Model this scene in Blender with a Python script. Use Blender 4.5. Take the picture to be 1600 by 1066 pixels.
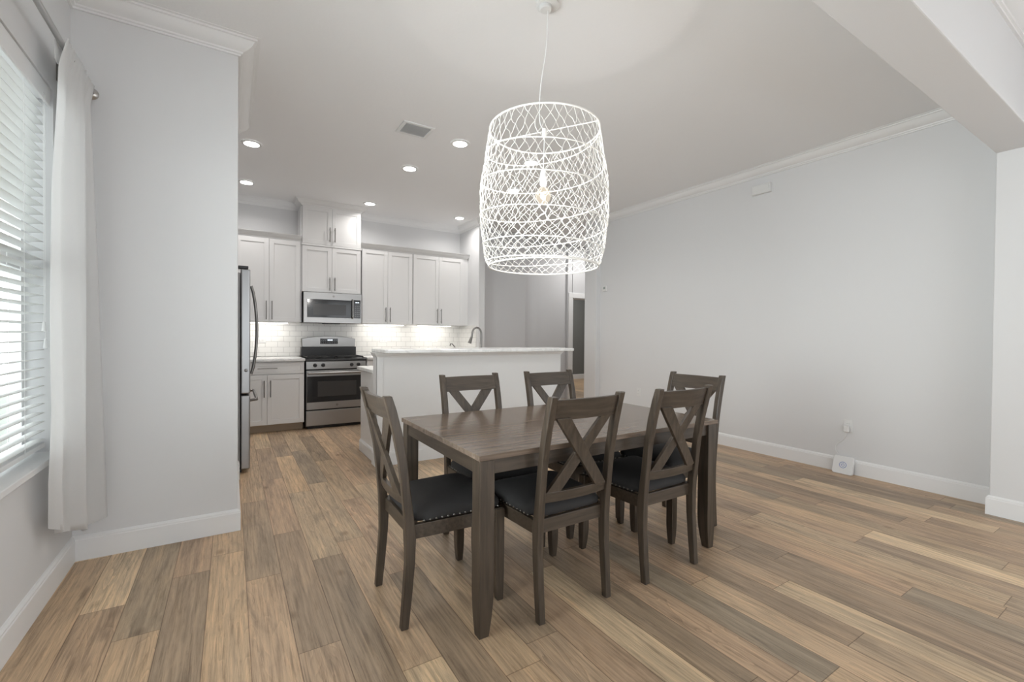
import bpy, math, random
from mathutils import Vector, Matrix
R_ = math.radians
for o in list(bpy.data.objects): bpy.data.objects.remove(o)
S = bpy.context.scene
COL = S.collection

# ------------------------------------------------------------------ camera
CAM_H = 1.255
yaw, pitch, roll = 0.5603, -0.0114, 0.0084
cd = bpy.data.cameras.new('camera'); cam = bpy.data.objects.new('camera', cd); COL.objects.link(cam)
cd.sensor_width = 36.0; cd.sensor_fit = 'HORIZONTAL'; cd.lens = 699.26 / 1600 * 36.0
cd.clip_start = 0.05; cd.clip_end = 200
fw = Vector((math.sin(yaw) * math.cos(pitch), math.cos(yaw) * math.cos(pitch), math.sin(pitch)))
rt = Vector((math.cos(yaw), -math.sin(yaw), 0)); up = rt.cross(fw)
r2 = rt * math.cos(roll) + up * math.sin(roll); u2 = -rt * math.sin(roll) + up * math.cos(roll)
M = Matrix((r2, u2, -fw)).transposed().to_4x4(); M.translation = (0, 0, CAM_H)
cam.matrix_world = M
S.camera = cam

# ------------------------------------------------------------------ world, large lights, exposure
w = bpy.data.worlds.new('sky'); S.world = w; w.use_nodes = True
bg = w.node_tree.nodes['Background']; bg.inputs[0].default_value = (0.93, 0.97, 1.0, 1); bg.inputs[1].default_value = 3.4
def area(name, loc, rot, sx, sy, power, col=(1, 1, 1), spread=180):
    l = bpy.data.lights.new(name, 'AREA'); l.shape = 'RECTANGLE'; l.size = sx; l.size_y = sy
    l.energy = power; l.color = col; l.spread = R_(spread)
    o = bpy.data.objects.new(name, l); COL.objects.link(o); o.location = loc; o.rotation_euler = rot
    return o
# left window daylight, plus added fill lamps at made-up openings and in the hall
area('fill_back_opening', (1.95, -3.33, 1.25), (R_(90), 0, 0), 4.7, 2.6, 3, (0.95, 0.98, 1.0))  # unseen fill lamp outside the added back opening
area('daylight_left_window', (-1.0, 1.56, 1.55), (0, R_(-90), 0), 1.75, 1.2, 90, (0.93, 0.97, 1.0), 125)
area('fill_right_opening', (4.885, -1.5, 1.35), (0, R_(90), 0), 2.1, 2.5, 1, (0.95, 0.98, 1.0))  # unseen fill lamp in an opening added to the right wall
area('far_room_fill', (7.8, 8.8, 3.05), (0, 0, 0), 0.4, 0.4, 48, (1.0, 0.98, 0.95))  # unseen fill lamp, added to brighten the room behind the doorway
area('hall_fill', (5.9, 6.3, 3.05), (0, 0, 0), 0.4, 0.4, 18, (1.0, 0.98, 0.95))  # unseen fill lamp, added to light the hall walls
S.view_settings.view_transform = 'Standard'; S.view_settings.look = 'None'
S.view_settings.gamma = 1; S.view_settings.use_curve_mapping = False
S.view_settings.exposure = 0.0

# ------------------------------------------------------------------ mesh helpers
class MB:
    def __init__(s): s.v = []; s.f = []
    def add(s, vs, fs):
        n = len(s.v); s.v += [tuple(v) for v in vs]; s.f += [tuple(i + n for i in f) for f in fs]; return s
    def box(s, x0, x1, y0, y1, z0, z1):
        if x0 > x1: x0, x1 = x1, x0
        if y0 > y1: y0, y1 = y1, y0
        if z0 > z1: z0, z1 = z1, z0
        v = [(x, y, z) for z in (z0, z1) for y in (y0, y1) for x in (x0, x1)]
        return s.add(v, [(0, 2, 3, 1), (4, 5, 7, 6), (0, 1, 5, 4), (2, 6, 7, 3), (0, 4, 6, 2), (1, 3, 7, 5)])
    def prism(s, poly, axis, a, b):
        """poly: 2-D points (the two other axes in order), extruded along axis from a to b"""
        def P(p, t):
            if axis == 'x': return (t, p[0], p[1])
            if axis == 'y': return (p[0], t, p[1])
            return (p[0], p[1], t)
        n = len(poly)
        v = [P(p, a) for p in poly] + [P(p, b) for p in poly]
        f = [tuple(range(n)), tuple(range(2 * n - 1, n - 1, -1))] + [(i, i + n, (i + 1) % n + n, (i + 1) % n) for i in range(n)]
        return s.add(v, f)
    def loft(s, rings, closed=True, caps=True):
        n = len(rings[0]); v = [p for r in rings for p in r]; f = []
        for k in range(len(rings) - 1):
            for i in range(n if closed else n - 1):
                j = (i + 1) % n
                f.append((k * n + i, k * n + j, (k + 1) * n + j, (k + 1) * n + i))
        if caps and closed:
            f.append(tuple(range(n - 1, -1, -1))); f.append(tuple(range((len(rings) - 1) * n, len(rings) * n)))
        return s.add(v, f)
    def tube(s, pts, r, n=8, closed=False):
        pts = [Vector(p) for p in pts]; m = len(pts); rings = []
        ref = Vector((0, 0, 1))
        for i, p in enumerate(pts):
            a = pts[(i - 1) % m] if (i > 0 or closed) else p
            b = pts[(i + 1) % m] if (i < m - 1 or closed) else p
            t = (b - a).normalized()
            if abs(t.dot(ref)) > 0.95: ref = Vector((1, 0, 0)) if abs(t.x) < 0.9 else Vector((0, 1, 0))
            u = t.cross(ref).normalized(); v = t.cross(u)
            rr = r[i] if isinstance(r, (list, tuple)) else r
            rings.append([p + (u * math.cos(2 * math.pi * k / n) + v * math.sin(2 * math.pi * k / n)) * rr for k in range(n)])
            ref = u.cross(t)
        if closed: rings.append(rings[0]); return s.loft(rings, caps=False)
        return s.loft(rings)
    def lathe(s, prof, c=(0, 0), n=32, axis='z', off=0):
        """prof: (radius, height) list; axis z about c=(x,y)"""
        rings = []
        for r, h in prof:
            ring = []
            for k in range(n):
                a = 2 * math.pi * k / n; ca, sa = r * math.cos(a), r * math.sin(a)
                if axis == 'z': ring.append((c[0] + ca, c[1] + sa, h))
                elif axis == 'y': ring.append((c[0] + ca, h, c[1] + sa))
                else: ring.append((h, c[0] + ca, c[1] + sa))
            rings.append(ring)
        return s.loft(rings)
    def sweep(s, path, prof, closed=False):
        """path xy polyline; prof (d,z) with d measured to the RIGHT of travel; mitred corners"""
        n = len(path); rings = []
        for i in range(n):
            p = Vector(path[i])
            def nr(a, b):
                t = (Vector(b) - Vector(a)).normalized(); return Vector((t.y, -t.x))
            if i == 0: nn = nr(path[0], path[1]); k = 1
            elif i == n - 1: nn = nr(path[-2], path[-1]); k = 1
            else:
                a, b = nr(path[i - 1], p), nr(p, path[i + 1]); nn = (a + b).normalized(); k = 1 / max(0.3, nn.dot(a))
            rings.append([(p.x + nn.x * d * k, p.y + nn.y * d * k, z) for d, z in prof])
        return s.loft(rings)
    def build(s, name, mat, parent=None, bevel=0, smooth=False, seg=2, local=False):
        me = bpy.data.meshes.new(name); me.from_pydata(s.v, [], s.f); me.update()
        import bmesh
        b = bmesh.new(); b.from_mesh(me); bmesh.ops.recalc_face_normals(b, faces=b.faces); b.to_mesh(me); b.free()
        me.materials.append(mat)
        o = bpy.data.objects.new(name, me); COL.objects.link(o)
        if parent is not None:
            o.parent = parent
            if not local:
                r = parent
                while r.parent: r = r.parent
                me.transform(Matrix.Translation(-r.location))
        if smooth:
            for p in me.polygons: p.use_smooth = True
            me.set_sharp_from_angle(angle=R_(smooth if smooth is not True else 40))
        if bevel:
            m = o.modifiers.new('bevel', 'BEVEL'); m.width = bevel; m.segments = seg; m.limit_method = 'ANGLE'; m.angle_limit = R_(40)
        return o

def thing(name, label, cat, loc=(0, 0, 0), rz=0, group=None):
    o = bpy.data.objects.new(name, None); COL.objects.link(o); o.location = loc; o.rotation_euler = (0, 0, rz)
    o.empty_display_size = 0.1
    return tag(o, label, cat, group)
def tag(o, label, cat, group=None):
    o['label'] = label; o['category'] = cat
    if group: o['group'] = group
    return o
def struct(o, label=None):
    o['kind'] = 'structure'
    if label: o['label'] = label
    return o
def recenter(o):
    """put the origin of a top-level mesh at the base of its shape"""
    vs = o.data.vertices
    xs = [v.co.x for v in vs]; ys = [v.co.y for v in vs]; zs = [v.co.z for v in vs]
    c = Vector(((min(xs) + max(xs)) / 2, (min(ys) + max(ys)) / 2, min(zs)))
    o.data.transform(Matrix.Translation(-c)); o.location = c
    return o
def dup(root, loc, rz, label):
    r = root.copy(); COL.objects.link(r); r.location = loc; r.rotation_euler = (0, 0, rz); r['label'] = label
    def rec(src, dst):
        for ch in list(src.children):
            c = ch.copy(); COL.objects.link(c); c.parent = dst; rec(ch, c)
    rec(root, r)
    return r

# ------------------------------------------------------------------ materials
def mat(name, col, rough=0.5, metal=0.0, spec=0.5, coat=0.0, bump=None, aniso=0):
    m = bpy.data.materials.new(name); m.use_nodes = True; nt = m.node_tree; b = nt.nodes['Principled BSDF']
    b.inputs['Base Color'].default_value = (*col, 1); b.inputs['Roughness'].default_value = rough
    b.inputs['Metallic'].default_value = metal; b.inputs['Specular IOR Level'].default_value = spec
    b.inputs['Coat Weight'].default_value = coat
    tc = nt.nodes.new('ShaderNodeTexCoord')
    nz = nt.nodes.new('ShaderNodeTexNoise'); nz.inputs['Scale'].default_value = bump[0] if bump else 30
    nz.inputs['Detail'].default_value = 4
    nt.links.new(tc.outputs['Object'], nz.inputs['Vector'])
    if bump:
        bp = nt.nodes.new('ShaderNodeBump'); bp.inputs['Strength'].default_value = bump[1]; bp.inputs['Distance'].default_value = bump[2]
        nt.links.new(nz.outputs['Fac'], bp.inputs['Height']); nt.links.new(bp.outputs['Normal'], b.inputs['Normal'])
    return m
def emis(name, col, strength, base=(0.8, 0.8, 0.8)):
    m = mat(name, base); b = m.node_tree.nodes['Principled BSDF']
    b.inputs['Emission Color'].default_value = (*col, 1); b.inputs['Emission Strength'].default_value = strength
    return m
def ramp(nt, stops):
    r = nt.nodes.new('ShaderNodeValToRGB'); e = r.color_ramp.elements
    while len(e) < len(stops): e.new(0.5)
    for k, (p, c) in enumerate(stops): e[k].position = p; e[k].color = (*c, 1)
    return r
def math_n(nt, op, a, b=None):
    n = nt.nodes.new('ShaderNodeMath'); n.operation = op
    for i, x in enumerate((a, b)):
        if x is None: continue
        if isinstance(x, (int, float)): n.inputs[i].default_value = x
        else: nt.links.new(x, n.inputs[i])
    return n.outputs[0]

def srgb(r, g, b):
    f = lambda c: (c / 255 / 12.92) if c / 255 <= 0.04045 else ((c / 255 + 0.055) / 1.055) ** 2.4
    return (f(r), f(g), f(b))

def plank_floor():
    m = bpy.data.materials.new('vinyl_plank_floor'); m.use_nodes = True; nt = m.node_tree; L = nt.links; b = nt.nodes['Principled BSDF']
    tc = nt.nodes.new('ShaderNodeTexCoord'); sp = nt.nodes.new('ShaderNodeSeparateXYZ'); L.new(tc.outputs['Object'], sp.inputs[0])
    W, LEN = 0.159, 1.22
    rx = math_n(nt, 'DIVIDE', math_n(nt, 'SUBTRACT', sp.outputs['X'], 0.065 - W * 100), W)
    row = math_n(nt, 'FLOOR', rx); fx = math_n(nt, 'FRACT', rx)
    wn = nt.nodes.new('ShaderNodeTexWhiteNoise'); wn.noise_dimensions = '1D'; L.new(row, wn.inputs['W'])
    ry = math_n(nt, 'ADD', math_n(nt, 'DIVIDE', math_n(nt, 'ADD', sp.outputs['Y'], 40.0), LEN), math_n(nt, 'MULTIPLY', wn.outputs['Value'], 9.0))
    cy = math_n(nt, 'FLOOR', ry); fy = math_n(nt, 'FRACT', ry)
    cb = nt.nodes.new('ShaderNodeCombineXYZ'); L.new(row, cb.inputs[0]); L.new(cy, cb.inputs[1])
    w2 = nt.nodes.new('ShaderNodeTexWhiteNoise'); w2.noise_dimensions = '3D'; L.new(cb.outputs[0], w2.inputs['Vector'])
    pal = ramp(nt, [(0.0, srgb(148, 131, 111)), (0.14, srgb(184, 157, 131)), (0.3, srgb(202, 174, 142)), (0.46, srgb(164, 143, 121)),
                    (0.6, srgb(220, 195, 161)), (0.74, srgb(190, 161, 133)), (0.88, srgb(160, 144, 124)), (1.0, srgb(206, 176, 141))])
    L.new(w2.outputs['Value'], pal.inputs[0])
    # grain, stretched along Y and shifted per plank
    sh = nt.nodes.new('ShaderNodeVectorMath'); sh.operation = 'MULTIPLY_ADD'
    L.new(tc.outputs['Object'], sh.inputs[0]); sh.inputs[1].default_value = (1, 1, 1)
    sc = nt.nodes.new('ShaderNodeVectorMath'); sc.operation = 'SCALE'; L.new(w2.outputs['Color'], sc.inputs[0]); sc.inputs['Scale'].default_value = 37
    L.new(sc.outputs[0], sh.inputs[2])
    def noise(scx, scy, scale, det, dist=0.0, rough=0.6):
        mp = nt.nodes.new('ShaderNodeMapping'); mp.inputs['Scale'].default_value = (scx, scy, 1); L.new(sh.outputs[0], mp.inputs['Vector'])
        n = nt.nodes.new('ShaderNodeTexNoise'); n.inputs['Scale'].default_value = scale; n.inputs['Detail'].default_value = det
        n.inputs['Distortion'].default_value = dist; n.inputs['Roughness'].default_value = rough
        L.new(mp.outputs[0], n.inputs['Vector']); return n.outputs['Fac']
    broad = noise(1.0, 0.13, 13, 5, 0.8)
    fine = noise(1.0, 0.035, 95, 7, 0.5, 0.78)
    mp = nt.nodes.new('ShaderNodeMapping'); mp.inputs['Scale'].default_value = (1.0, 0.09, 1); L.new(sh.outputs[0], mp.inputs['Vector'])
    wv = nt.nodes.new('ShaderNodeTexWave'); wv.wave_type = 'BANDS'; wv.bands_direction = 'X'
    wv.inputs['Scale'].default_value = 12; wv.inputs['Distortion'].default_value = 9; wv.inputs['Detail'].default_value = 3; wv.inputs['Detail Scale'].default_value = 1.2
    L.new(mp.outputs[0], wv.inputs['Vector'])
    def mix(kind, fac, a, c):
        n = nt.nodes.new('ShaderNodeMix'); n.data_type = 'RGBA'; n.blend_type = kind
        if isinstance(fac, float): n.inputs[0].default_value = fac
        else: L.new(fac, n.inputs[0])
        for i, x in ((6, a), (7, c)):
            if isinstance(x, tuple): n.inputs[i].default_value = (*x, 1)
            else: L.new(x, n.inputs[i])
        return n.outputs[2]
    rb = ramp(nt, [(0.30, (0.66, 0.66, 0.67)), (0.48, (0.96, 0.96, 0.96)), (0.70, (1.2, 1.17, 1.12))]); L.new(broad, rb.inputs[0])
    c = mix('MULTIPLY', 1.0, pal.outputs[0], rb.outputs[0])
    rf = ramp(nt, [(0.34, (0.60, 0.57, 0.54)), (0.5, (1.0, 1.0, 1.0)), (0.68, (1.22, 1.21, 1.19))]); L.new(fine, rf.inputs[0])
    c = mix('MULTIPLY', 1.0, c, rf.outputs[0])
    rw = ramp(nt, [(0.0, (0.80, 0.78, 0.76)), (0.35, (1, 1, 1)), (0.8, (1, 1, 1)), (1.0, (1.18, 1.18, 1.16))]); L.new(wv.outputs['Fac'], rw.inputs[0])
    c = mix('MULTIPLY', 0.32, c, rw.outputs[0])
    # arched growth rings, clearer on some planks than on others
    cg = noise(1.0, 0.085, 7.5, 2, 0.4, 0.5)
    fr = math_n(nt, 'FRACT', math_n(nt, 'MULTIPLY', cg, 22.0))
    rr = ramp(nt, [(0.0, (0.66, 0.64, 0.62)), (0.25, (1.0, 1.0, 1.0)), (0.75, (1.0, 1.0, 1.0)), (0.97, (1.3, 1.28, 1.26))]); L.new(fr, rr.inputs[0])
    s3 = nt.nodes.new('ShaderNodeSeparateColor'); L.new(w2.outputs['Color'], s3.inputs[0])
    mk = math_n(nt, 'MULTIPLY', math_n(nt, 'POWER', s3.outputs[1], 1.6), 0.75)
    c = mix('MULTIPLY', mk, c, rr.outputs[0])
    # knots
    mpk = nt.nodes.new('ShaderNodeMapping'); mpk.inputs['Scale'].default_value = (1, 0.6, 1); L.new(sh.outputs[0], mpk.inputs['Vector'])
    vo = nt.nodes.new('ShaderNodeTexVoronoi'); vo.inputs['Scale'].default_value = 4.5; L.new(mpk.outputs[0], vo.inputs['Vector'])
    kn = ramp(nt, [(0.03, (0.55, 0.5, 0.46)), (0.13, (1, 1, 1))]); L.new(vo.outputs['Distance'], kn.inputs[0])
    c = mix('MULTIPLY', 0.8, c, kn.outputs[0])
    # joints
    ex = math_n(nt, 'MINIMUM', fx, math_n(nt, 'SUBTRACT', 1.0, fx)); ey = math_n(nt, 'MINIMUM', fy, math_n(nt, 'SUBTRACT', 1.0, fy))
    jx = math_n(nt, 'LESS_THAN', ex, 0.0105); jy = math_n(nt, 'LESS_THAN', ey, 0.0013); j = math_n(nt, 'MAXIMUM', jx, jy)
    c = mix('MULTIPLY', math_n(nt, 'MULTIPLY', j, 0.8), c, (0.35, 0.3, 0.27))
    L.new(c, b.inputs['Base Color'])
    b.inputs['Roughness'].default_value = 0.42; b.inputs['Specular IOR Level'].default_value = 0.42
    bp = nt.nodes.new('ShaderNodeBump'); bp.inputs['Strength'].default_value = 0.25; bp.inputs['Distance'].default_value = 0.0015
    h = math_n(nt, 'SUBTRACT', fine, math_n(nt, 'MULTIPLY', j, 1.2)); L.new(h, bp.inputs['Height']); L.new(bp.outputs[0], b.inputs['Normal'])
    return m

def wood(name, c1, c2, scale, rough, axis):
    """grained furniture wood; axis is the direction the grain runs (x, y or z)"""
    m = bpy.data.materials.new(name); m.use_nodes = True; nt = m.node_tree; L = nt.links; b = nt.nodes['Principled BSDF']
    tc = nt.nodes.new('ShaderNodeTexCoord'); mp = nt.nodes.new('ShaderNodeMapping')
    mp.inputs['Scale'].default_value = tuple(0.07 if a == axis else 1.0 for a in 'xyz'); L.new(tc.outputs['Object'], mp.inputs[0])
    n = nt.nodes.new('ShaderNodeTexNoise'); n.inputs['Scale'].default_value = scale; n.inputs['Detail'].default_value = 6; n.inputs['Distortion'].default_value = 0.5
    L.new(mp.outputs[0], n.inputs['Vector'])
    r = ramp(nt, [(0.3, c1), (0.7, c2)]); L.new(n.outputs['Fac'], r.inputs[0]); L.new(r.outputs[0], b.inputs['Base Color'])
    b.inputs['Roughness'].default_value = rough; b.inputs['Specular IOR Level'].default_value = 0.5
    bp = nt.nodes.new('ShaderNodeBump'); bp.inputs['Strength'].default_value = 0.25; bp.inputs['Distance'].default_value = 0.001
    L.new(n.outputs['Fac'], bp.inputs['Height']); L.new(bp.outputs[0], b.inputs['Normal'])
    return m

def tile_mat():
    m = bpy.data.materials.new('subway_tile'); m.use_nodes = True; nt = m.node_tree; L = nt.links; b = nt.nodes['Principled BSDF']
    tc = nt.nodes.new('ShaderNodeTexCoord'); sp = nt.nodes.new('ShaderNodeSeparateXYZ'); L.new(tc.outputs['Object'], sp.inputs[0])
    cb = nt.nodes.new('ShaderNodeCombineXYZ'); L.new(math_n(nt, 'ADD', sp.outputs['X'], sp.outputs['Y']), cb.inputs[0]); L.new(sp.outputs['Z'], cb.inputs[1])
    br = nt.nodes.new('ShaderNodeTexBrick'); L.new(cb.outputs[0], br.inputs['Vector']); br.inputs['Scale'].default_value = 1
    br.inputs['Brick Width'].default_value = 0.153; br.inputs['Row Height'].default_value = 0.0765; br.inputs['Mortar Size'].default_value = 0.0022
    br.inputs['Color1'].default_value = (0.80, 0.79, 0.765, 1); br.inputs['Color2'].default_value = (0.77, 0.76, 0.735, 1); br.inputs['Mortar'].default_value = (0.50, 0.49, 0.47, 1)
    L.new(br.outputs['Color'], b.inputs['Base Color']); b.inputs['Roughness'].default_value = 0.2
    bp = nt.nodes.new('ShaderNodeBump'); bp.inputs['Strength'].default_value = 0.5; bp.inputs['Distance'].default_value = 0.002; bp.invert = True
    L.new(br.outputs['Fac'], bp.inputs['Height']); L.new(bp.outputs[0], b.inputs['Normal'])
    return m

def quartz_mat():
    m = mat('white_quartz', (0.8, 0.8, 0.79), 0.18); nt = m.node_tree; L = nt.links; b = nt.nodes['Principled BSDF']
    n = [x for x in nt.nodes if x.type == 'TEX_NOISE'][0]; n.inputs['Scale'].default_value = 6; n.inputs['Detail'].default_value = 8; n.inputs['Distortion'].default_value = 1.4
    r = ramp(nt, [(0.35, (0.82, 0.82, 0.81)), (0.5, (0.73, 0.73, 0.72)), (0.56, (0.84, 0.84, 0.83))]); L.new(n.outputs['Fac'], r.inputs[0]); L.new(r.outputs[0], b.inputs['Base Color'])
    return m

def steel_mat(name='stainless_steel', base=(0.36, 0.355, 0.35), rough=0.33, axis='x'):
    m = mat(name, base, rough, 1.0); nt = m.node_tree; L = nt.links; b = nt.nodes['Principled BSDF']
    tc = nt.nodes.new('ShaderNodeTexCoord'); mp = nt.nodes.new('ShaderNodeMapping')
    mp.inputs['Scale'].default_value = (2, 2, 250) if axis == 'x' else (250, 250, 2)
    L.new(tc.outputs['Object'], mp.inputs[0]); n = nt.nodes.new('ShaderNodeTexNoise'); n.inputs['Scale'].default_value = 1; L.new(mp.outputs[0], n.inputs['Vector'])
    bp = nt.nodes.new('ShaderNodeBump'); bp.inputs['Strength'].default_value = 0.06; bp.inputs['Distance'].default_value = 0.001
    L.new(n.outputs['Fac'], bp.inputs['Height']); L.new(bp.outputs[0], b.inputs['Normal'])
    return m

m_wall = mat('grey_wall_paint', (0.70, 0.70, 0.705), 0.62, bump=(260, 0.05, 0.001))
m_hall = mat('shaded_wall_paint', (0.60, 0.60, 0.61), 0.6, bump=(260, 0.05, 0.001))  # wall paint darkened to carry the hall's shade
m_ceil = mat('ceiling_paint', (0.84, 0.84, 0.845), 0.75, bump=(45, 0.25, 0.003))
m_trim = mat('white_trim_paint', (0.80, 0.80, 0.80), 0.38)
m_cab = mat('white_cabinet_paint', (0.76, 0.755, 0.75), 0.35)
m_gap = mat('shadow_gap', (0.08, 0.08, 0.08), 0.8)
m_floor = plank_floor()
m_tile = tile_mat()
m_quartz = quartz_mat()
m_steel = steel_mat()
m_steelv = steel_mat('stainless_steel_upright', (0.36, 0.365, 0.37), 0.33, 'z')
m_nickel = mat('brushed_nickel', (0.24, 0.23, 0.22), 0.32, 1.0)
m_rod = mat('satin_nickel_rod', (0.5, 0.49, 0.48), 0.3, 1.0)
m_black = mat('black_enamel', (0.02, 0.02, 0.021), 0.35)
m_bglass = mat('black_glass', (0.015, 0.015, 0.016), 0.08, 0, 0.45)
m_mglass = mat('dark_window_glass', (0.05, 0.048, 0.047), 0.18, 0, 0.35)
m_iron = mat('cast_iron', (0.03, 0.03, 0.03), 0.6)
m_digit = emis('clock_digits', (0.8, 0.9, 1.0), 1.6)
W1, W2 = (0.037, 0.0265, 0.0185), (0.079, 0.059, 0.042)
m_wx = wood('grey_brown_wood_x', W1, W2, 60, 0.38, 'x')
m_wy = wood('grey_brown_wood_y', W1, W2, 60, 0.38, 'y')
m_wz = wood('grey_brown_wood_z', W1, W2, 60, 0.38, 'z')
m_top = wood('table_top_wood', (0.112, 0.081, 0.060), (0.225, 0.170, 0.130), 42, 0.2, 'x')
m_seat = mat('charcoal_fabric', (0.022, 0.0205, 0.0205), 0.8, bump=(900, 0.3, 0.001))
m_nail = mat('dark_brass_nail', (0.20, 0.19, 0.175), 0.32, 1.0)
m_rope = mat('white_rope', (0.86, 0.84, 0.80), 0.8)
m_wplastic = mat('white_plastic', (0.74, 0.74, 0.735), 0.35)
m_wire = mat('white_cord', (0.8, 0.8, 0.79), 0.5)
def bulb_glass():
    m = bpy.data.materials.new('glowing_bulb_glass'); m.use_nodes = True; nt = m.node_tree; nt.nodes.clear()
    o = nt.nodes.new('ShaderNodeOutputMaterial'); t = nt.nodes.new('ShaderNodeBsdfTransparent'); e = nt.nodes.new('ShaderNodeEmission')
    e.inputs[0].default_value = (1.0, 0.86, 0.66, 1); e.inputs[1].default_value = 1.1
    mx = nt.nodes.new('ShaderNodeMixShader'); mx.inputs[0].default_value = 0.35
    nt.links.new(t.outputs[0], mx.inputs[1]); nt.links.new(e.outputs[0], mx.inputs[2]); nt.links.new(mx.outputs[0], o.inputs[0]); return m
m_blue = mat('blue_ring_print', srgb(120, 140, 190), 0.5)
m_dot = mat('grey_slot', (0.18, 0.18, 0.18), 0.5)
m_toe = mat('tan_toe_board', srgb(176, 158, 136), 0.5)
m_lens = emis('downlight_lens', (1.0, 0.98, 0.95), 14)
m_led = emis('led_strip', (1.0, 0.95, 0.86), 9)
m_fil = emis('bulb_filament', (1.0, 0.82, 0.55), 60)
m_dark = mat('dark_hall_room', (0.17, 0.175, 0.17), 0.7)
m_out = mat('pale_green_siding', (0.66, 0.70, 0.66), 0.7)
m_outw = mat('white_aluminium_frame', (0.8, 0.8, 0.8), 0.4)
m_outd = mat('grey_frame', (0.42, 0.43, 0.42), 0.5)
m_ground = mat('pale_concrete', (0.5, 0.5, 0.48), 0.8)
def glass(name, rough=0.0, tint=(1, 1, 1), ior=1.45):
    m = bpy.data.materials.new(name); m.use_nodes = True; nt = m.node_tree; nt.nodes.clear()
    o = nt.nodes.new('ShaderNodeOutputMaterial'); t = nt.nodes.new('ShaderNodeBsdfTransparent'); t.inputs[0].default_value = (*tint, 1)
    g = nt.nodes.new('ShaderNodeBsdfGlossy'); g.inputs['Roughness'].default_value = rough; f = nt.nodes.new('ShaderNodeValue'); f.outputs[0].default_value = 0.06
    mx = nt.nodes.new('ShaderNodeMixShader'); nt.links.new(f.outputs[0], mx.inputs[0]); nt.links.new(t.outputs[0], mx.inputs[1]); nt.links.new(g.outputs[0], mx.inputs[2]); nt.links.new(mx.outputs[0], o.inputs[0])
    return m
m_glass = glass('window_glass', 0, (0.96, 0.98, 0.97))
def cloth_mat(name, col, trans):
    m = bpy.data.materials.new(name); m.use_nodes = True; nt = m.node_tree; nt.nodes.clear()
    o = nt.nodes.new('ShaderNodeOutputMaterial'); d = nt.nodes.new('ShaderNodeBsdfDiffuse'); d.inputs[0].default_value = (*col, 1)
    t = nt.nodes.new('ShaderNodeBsdfTranslucent'); t.inputs[0].default_value = (*col, 1); mx = nt.nodes.new('ShaderNodeMixShader'); mx.inputs[0].default_value = trans
    nt.links.new(d.outputs[0], mx.inputs[1]); nt.links.new(t.outputs[0], mx.inputs[2]); nt.links.new(mx.outputs[0], o.inputs[0])
    tc = nt.nodes.new('ShaderNodeTexCoord'); n = nt.nodes.new('ShaderNodeTexNoise'); n.inputs['Scale'].default_value = 500; nt.links.new(tc.outputs['Object'], n.inputs[0])
    bp = nt.nodes.new('ShaderNodeBump'); bp.inputs['Strength'].default_value = 0.2; bp.inputs['Distance'].default_value = 0.001; nt.links.new(n.outputs[0], bp.inputs['Height']); nt.links.new(bp.outputs[0], d.inputs['Normal'])
    return m
m_curtain = cloth_mat('white_linen', (0.93, 0.93, 0.93), 0.55)
m_slat = cloth_mat('white_blind_slat', (0.84, 0.84, 0.83), 0.12)

# ------------------------------------------------------------------ setting
ZC = 3.095                     # ceiling
XL, XR, XRN = -0.737, 4.882, 4.63
YF, YK = 3.338, 7.035          # wall that faces the camera on the left, kitchen back wall
YB0, YB1, ZB = 0.672, 0.890, 2.588   # ceiling beam
YBK = -3.2
T = 0.14
WY0, WY1, WZ0, WZ1 = 0.92, 3.055, 0.665, 2.435   # left window opening

struct(MB().box(-0.95, 10.6, YBK - 0.2, 11.2, -0.06, 0).build('floor', m_floor))
struct(MB().box(-0.95, 10.6, YBK - 0.2, 11.2, ZC, ZC + 0.1).build('ceiling', m_ceil))
wl = MB()
wl.box(XL - T, XL, YBK, WY0, 0, ZC)
wl.box(XL - T, XL, WY0, WY1, 0, WZ0).box(XL - T, XL, WY0, WY1, WZ1, ZC).box(XL - T, XL, WY1, YF + 0.05, 0, ZC)
struct(wl.build('wall_left', m_wall))
# block of wall left of the kitchen (pantry side of the refrigerator)
struct(MB().box(XL - T, 0.036, YF, 4.50, 0, ZC).build('wall_front_left', m_wall, bevel=0.006))
struct(MB().box(XL - T, 0.046, 4.50, 4.62, 0, ZC).build('wall_refrigerator_side', m_wall))
struct(MB().box(XL - T, 3.34, YK, YK + T, 0, ZC).build('wall_back_kitchen', m_wall))
struct(MB().box(XL - T - 0.04, XL - T, 4.62, YK + T, 0, ZC).build('wall_left_kitchen', m_wall))
struct(MB().box(3.34, 3.447, 6.33, YK + T, 0, ZC).build('wall_right_kitchen', m_wall, bevel=0.004))
struct(MB().box(XR, XR + T, YB1 - 0.02, 5.20, 0, ZC).build('wall_right', m_wall))
struct(MB().box(XRN, XR, -0.3, YB1, 0, ZC).box(XRN, XR, YBK, -2.7, 0, ZC).box(XRN, XR, -2.7, -0.3, 0, 0.35).box(XRN, XR, -2.7, -0.3, 2.35, ZC).build('wall_right_near', m_wall, bevel=0.006))  # unseen opening added for the right fill lamp
struct(MB().box(4.80, 5.1, 5.20, 5.469, 0, ZC).build('wall_right_return', m_wall, bevel=0.006))
# unseen back wall with an opening added for fill light
bw = MB().box(XL - T, -0.3, YBK - T, YBK, 0, ZC).box(4.2, XR + T, YBK - T, YBK, 0, ZC).box(-0.3, 4.2, YBK - T, YBK, 2.45, ZC)
struct(bw.build('wall_back', mat('light_absorbing_grey', (0.28, 0.28, 0.29), 0.6)))  # dark colour given to this unseen wall to absorb light
# ceiling beam
struct(MB().box(XL, XRN + 0.002, YB0, YB1, ZB, ZC).build('trim_1', m_wall, bevel=0.006), 'painted ceiling beam')
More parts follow.
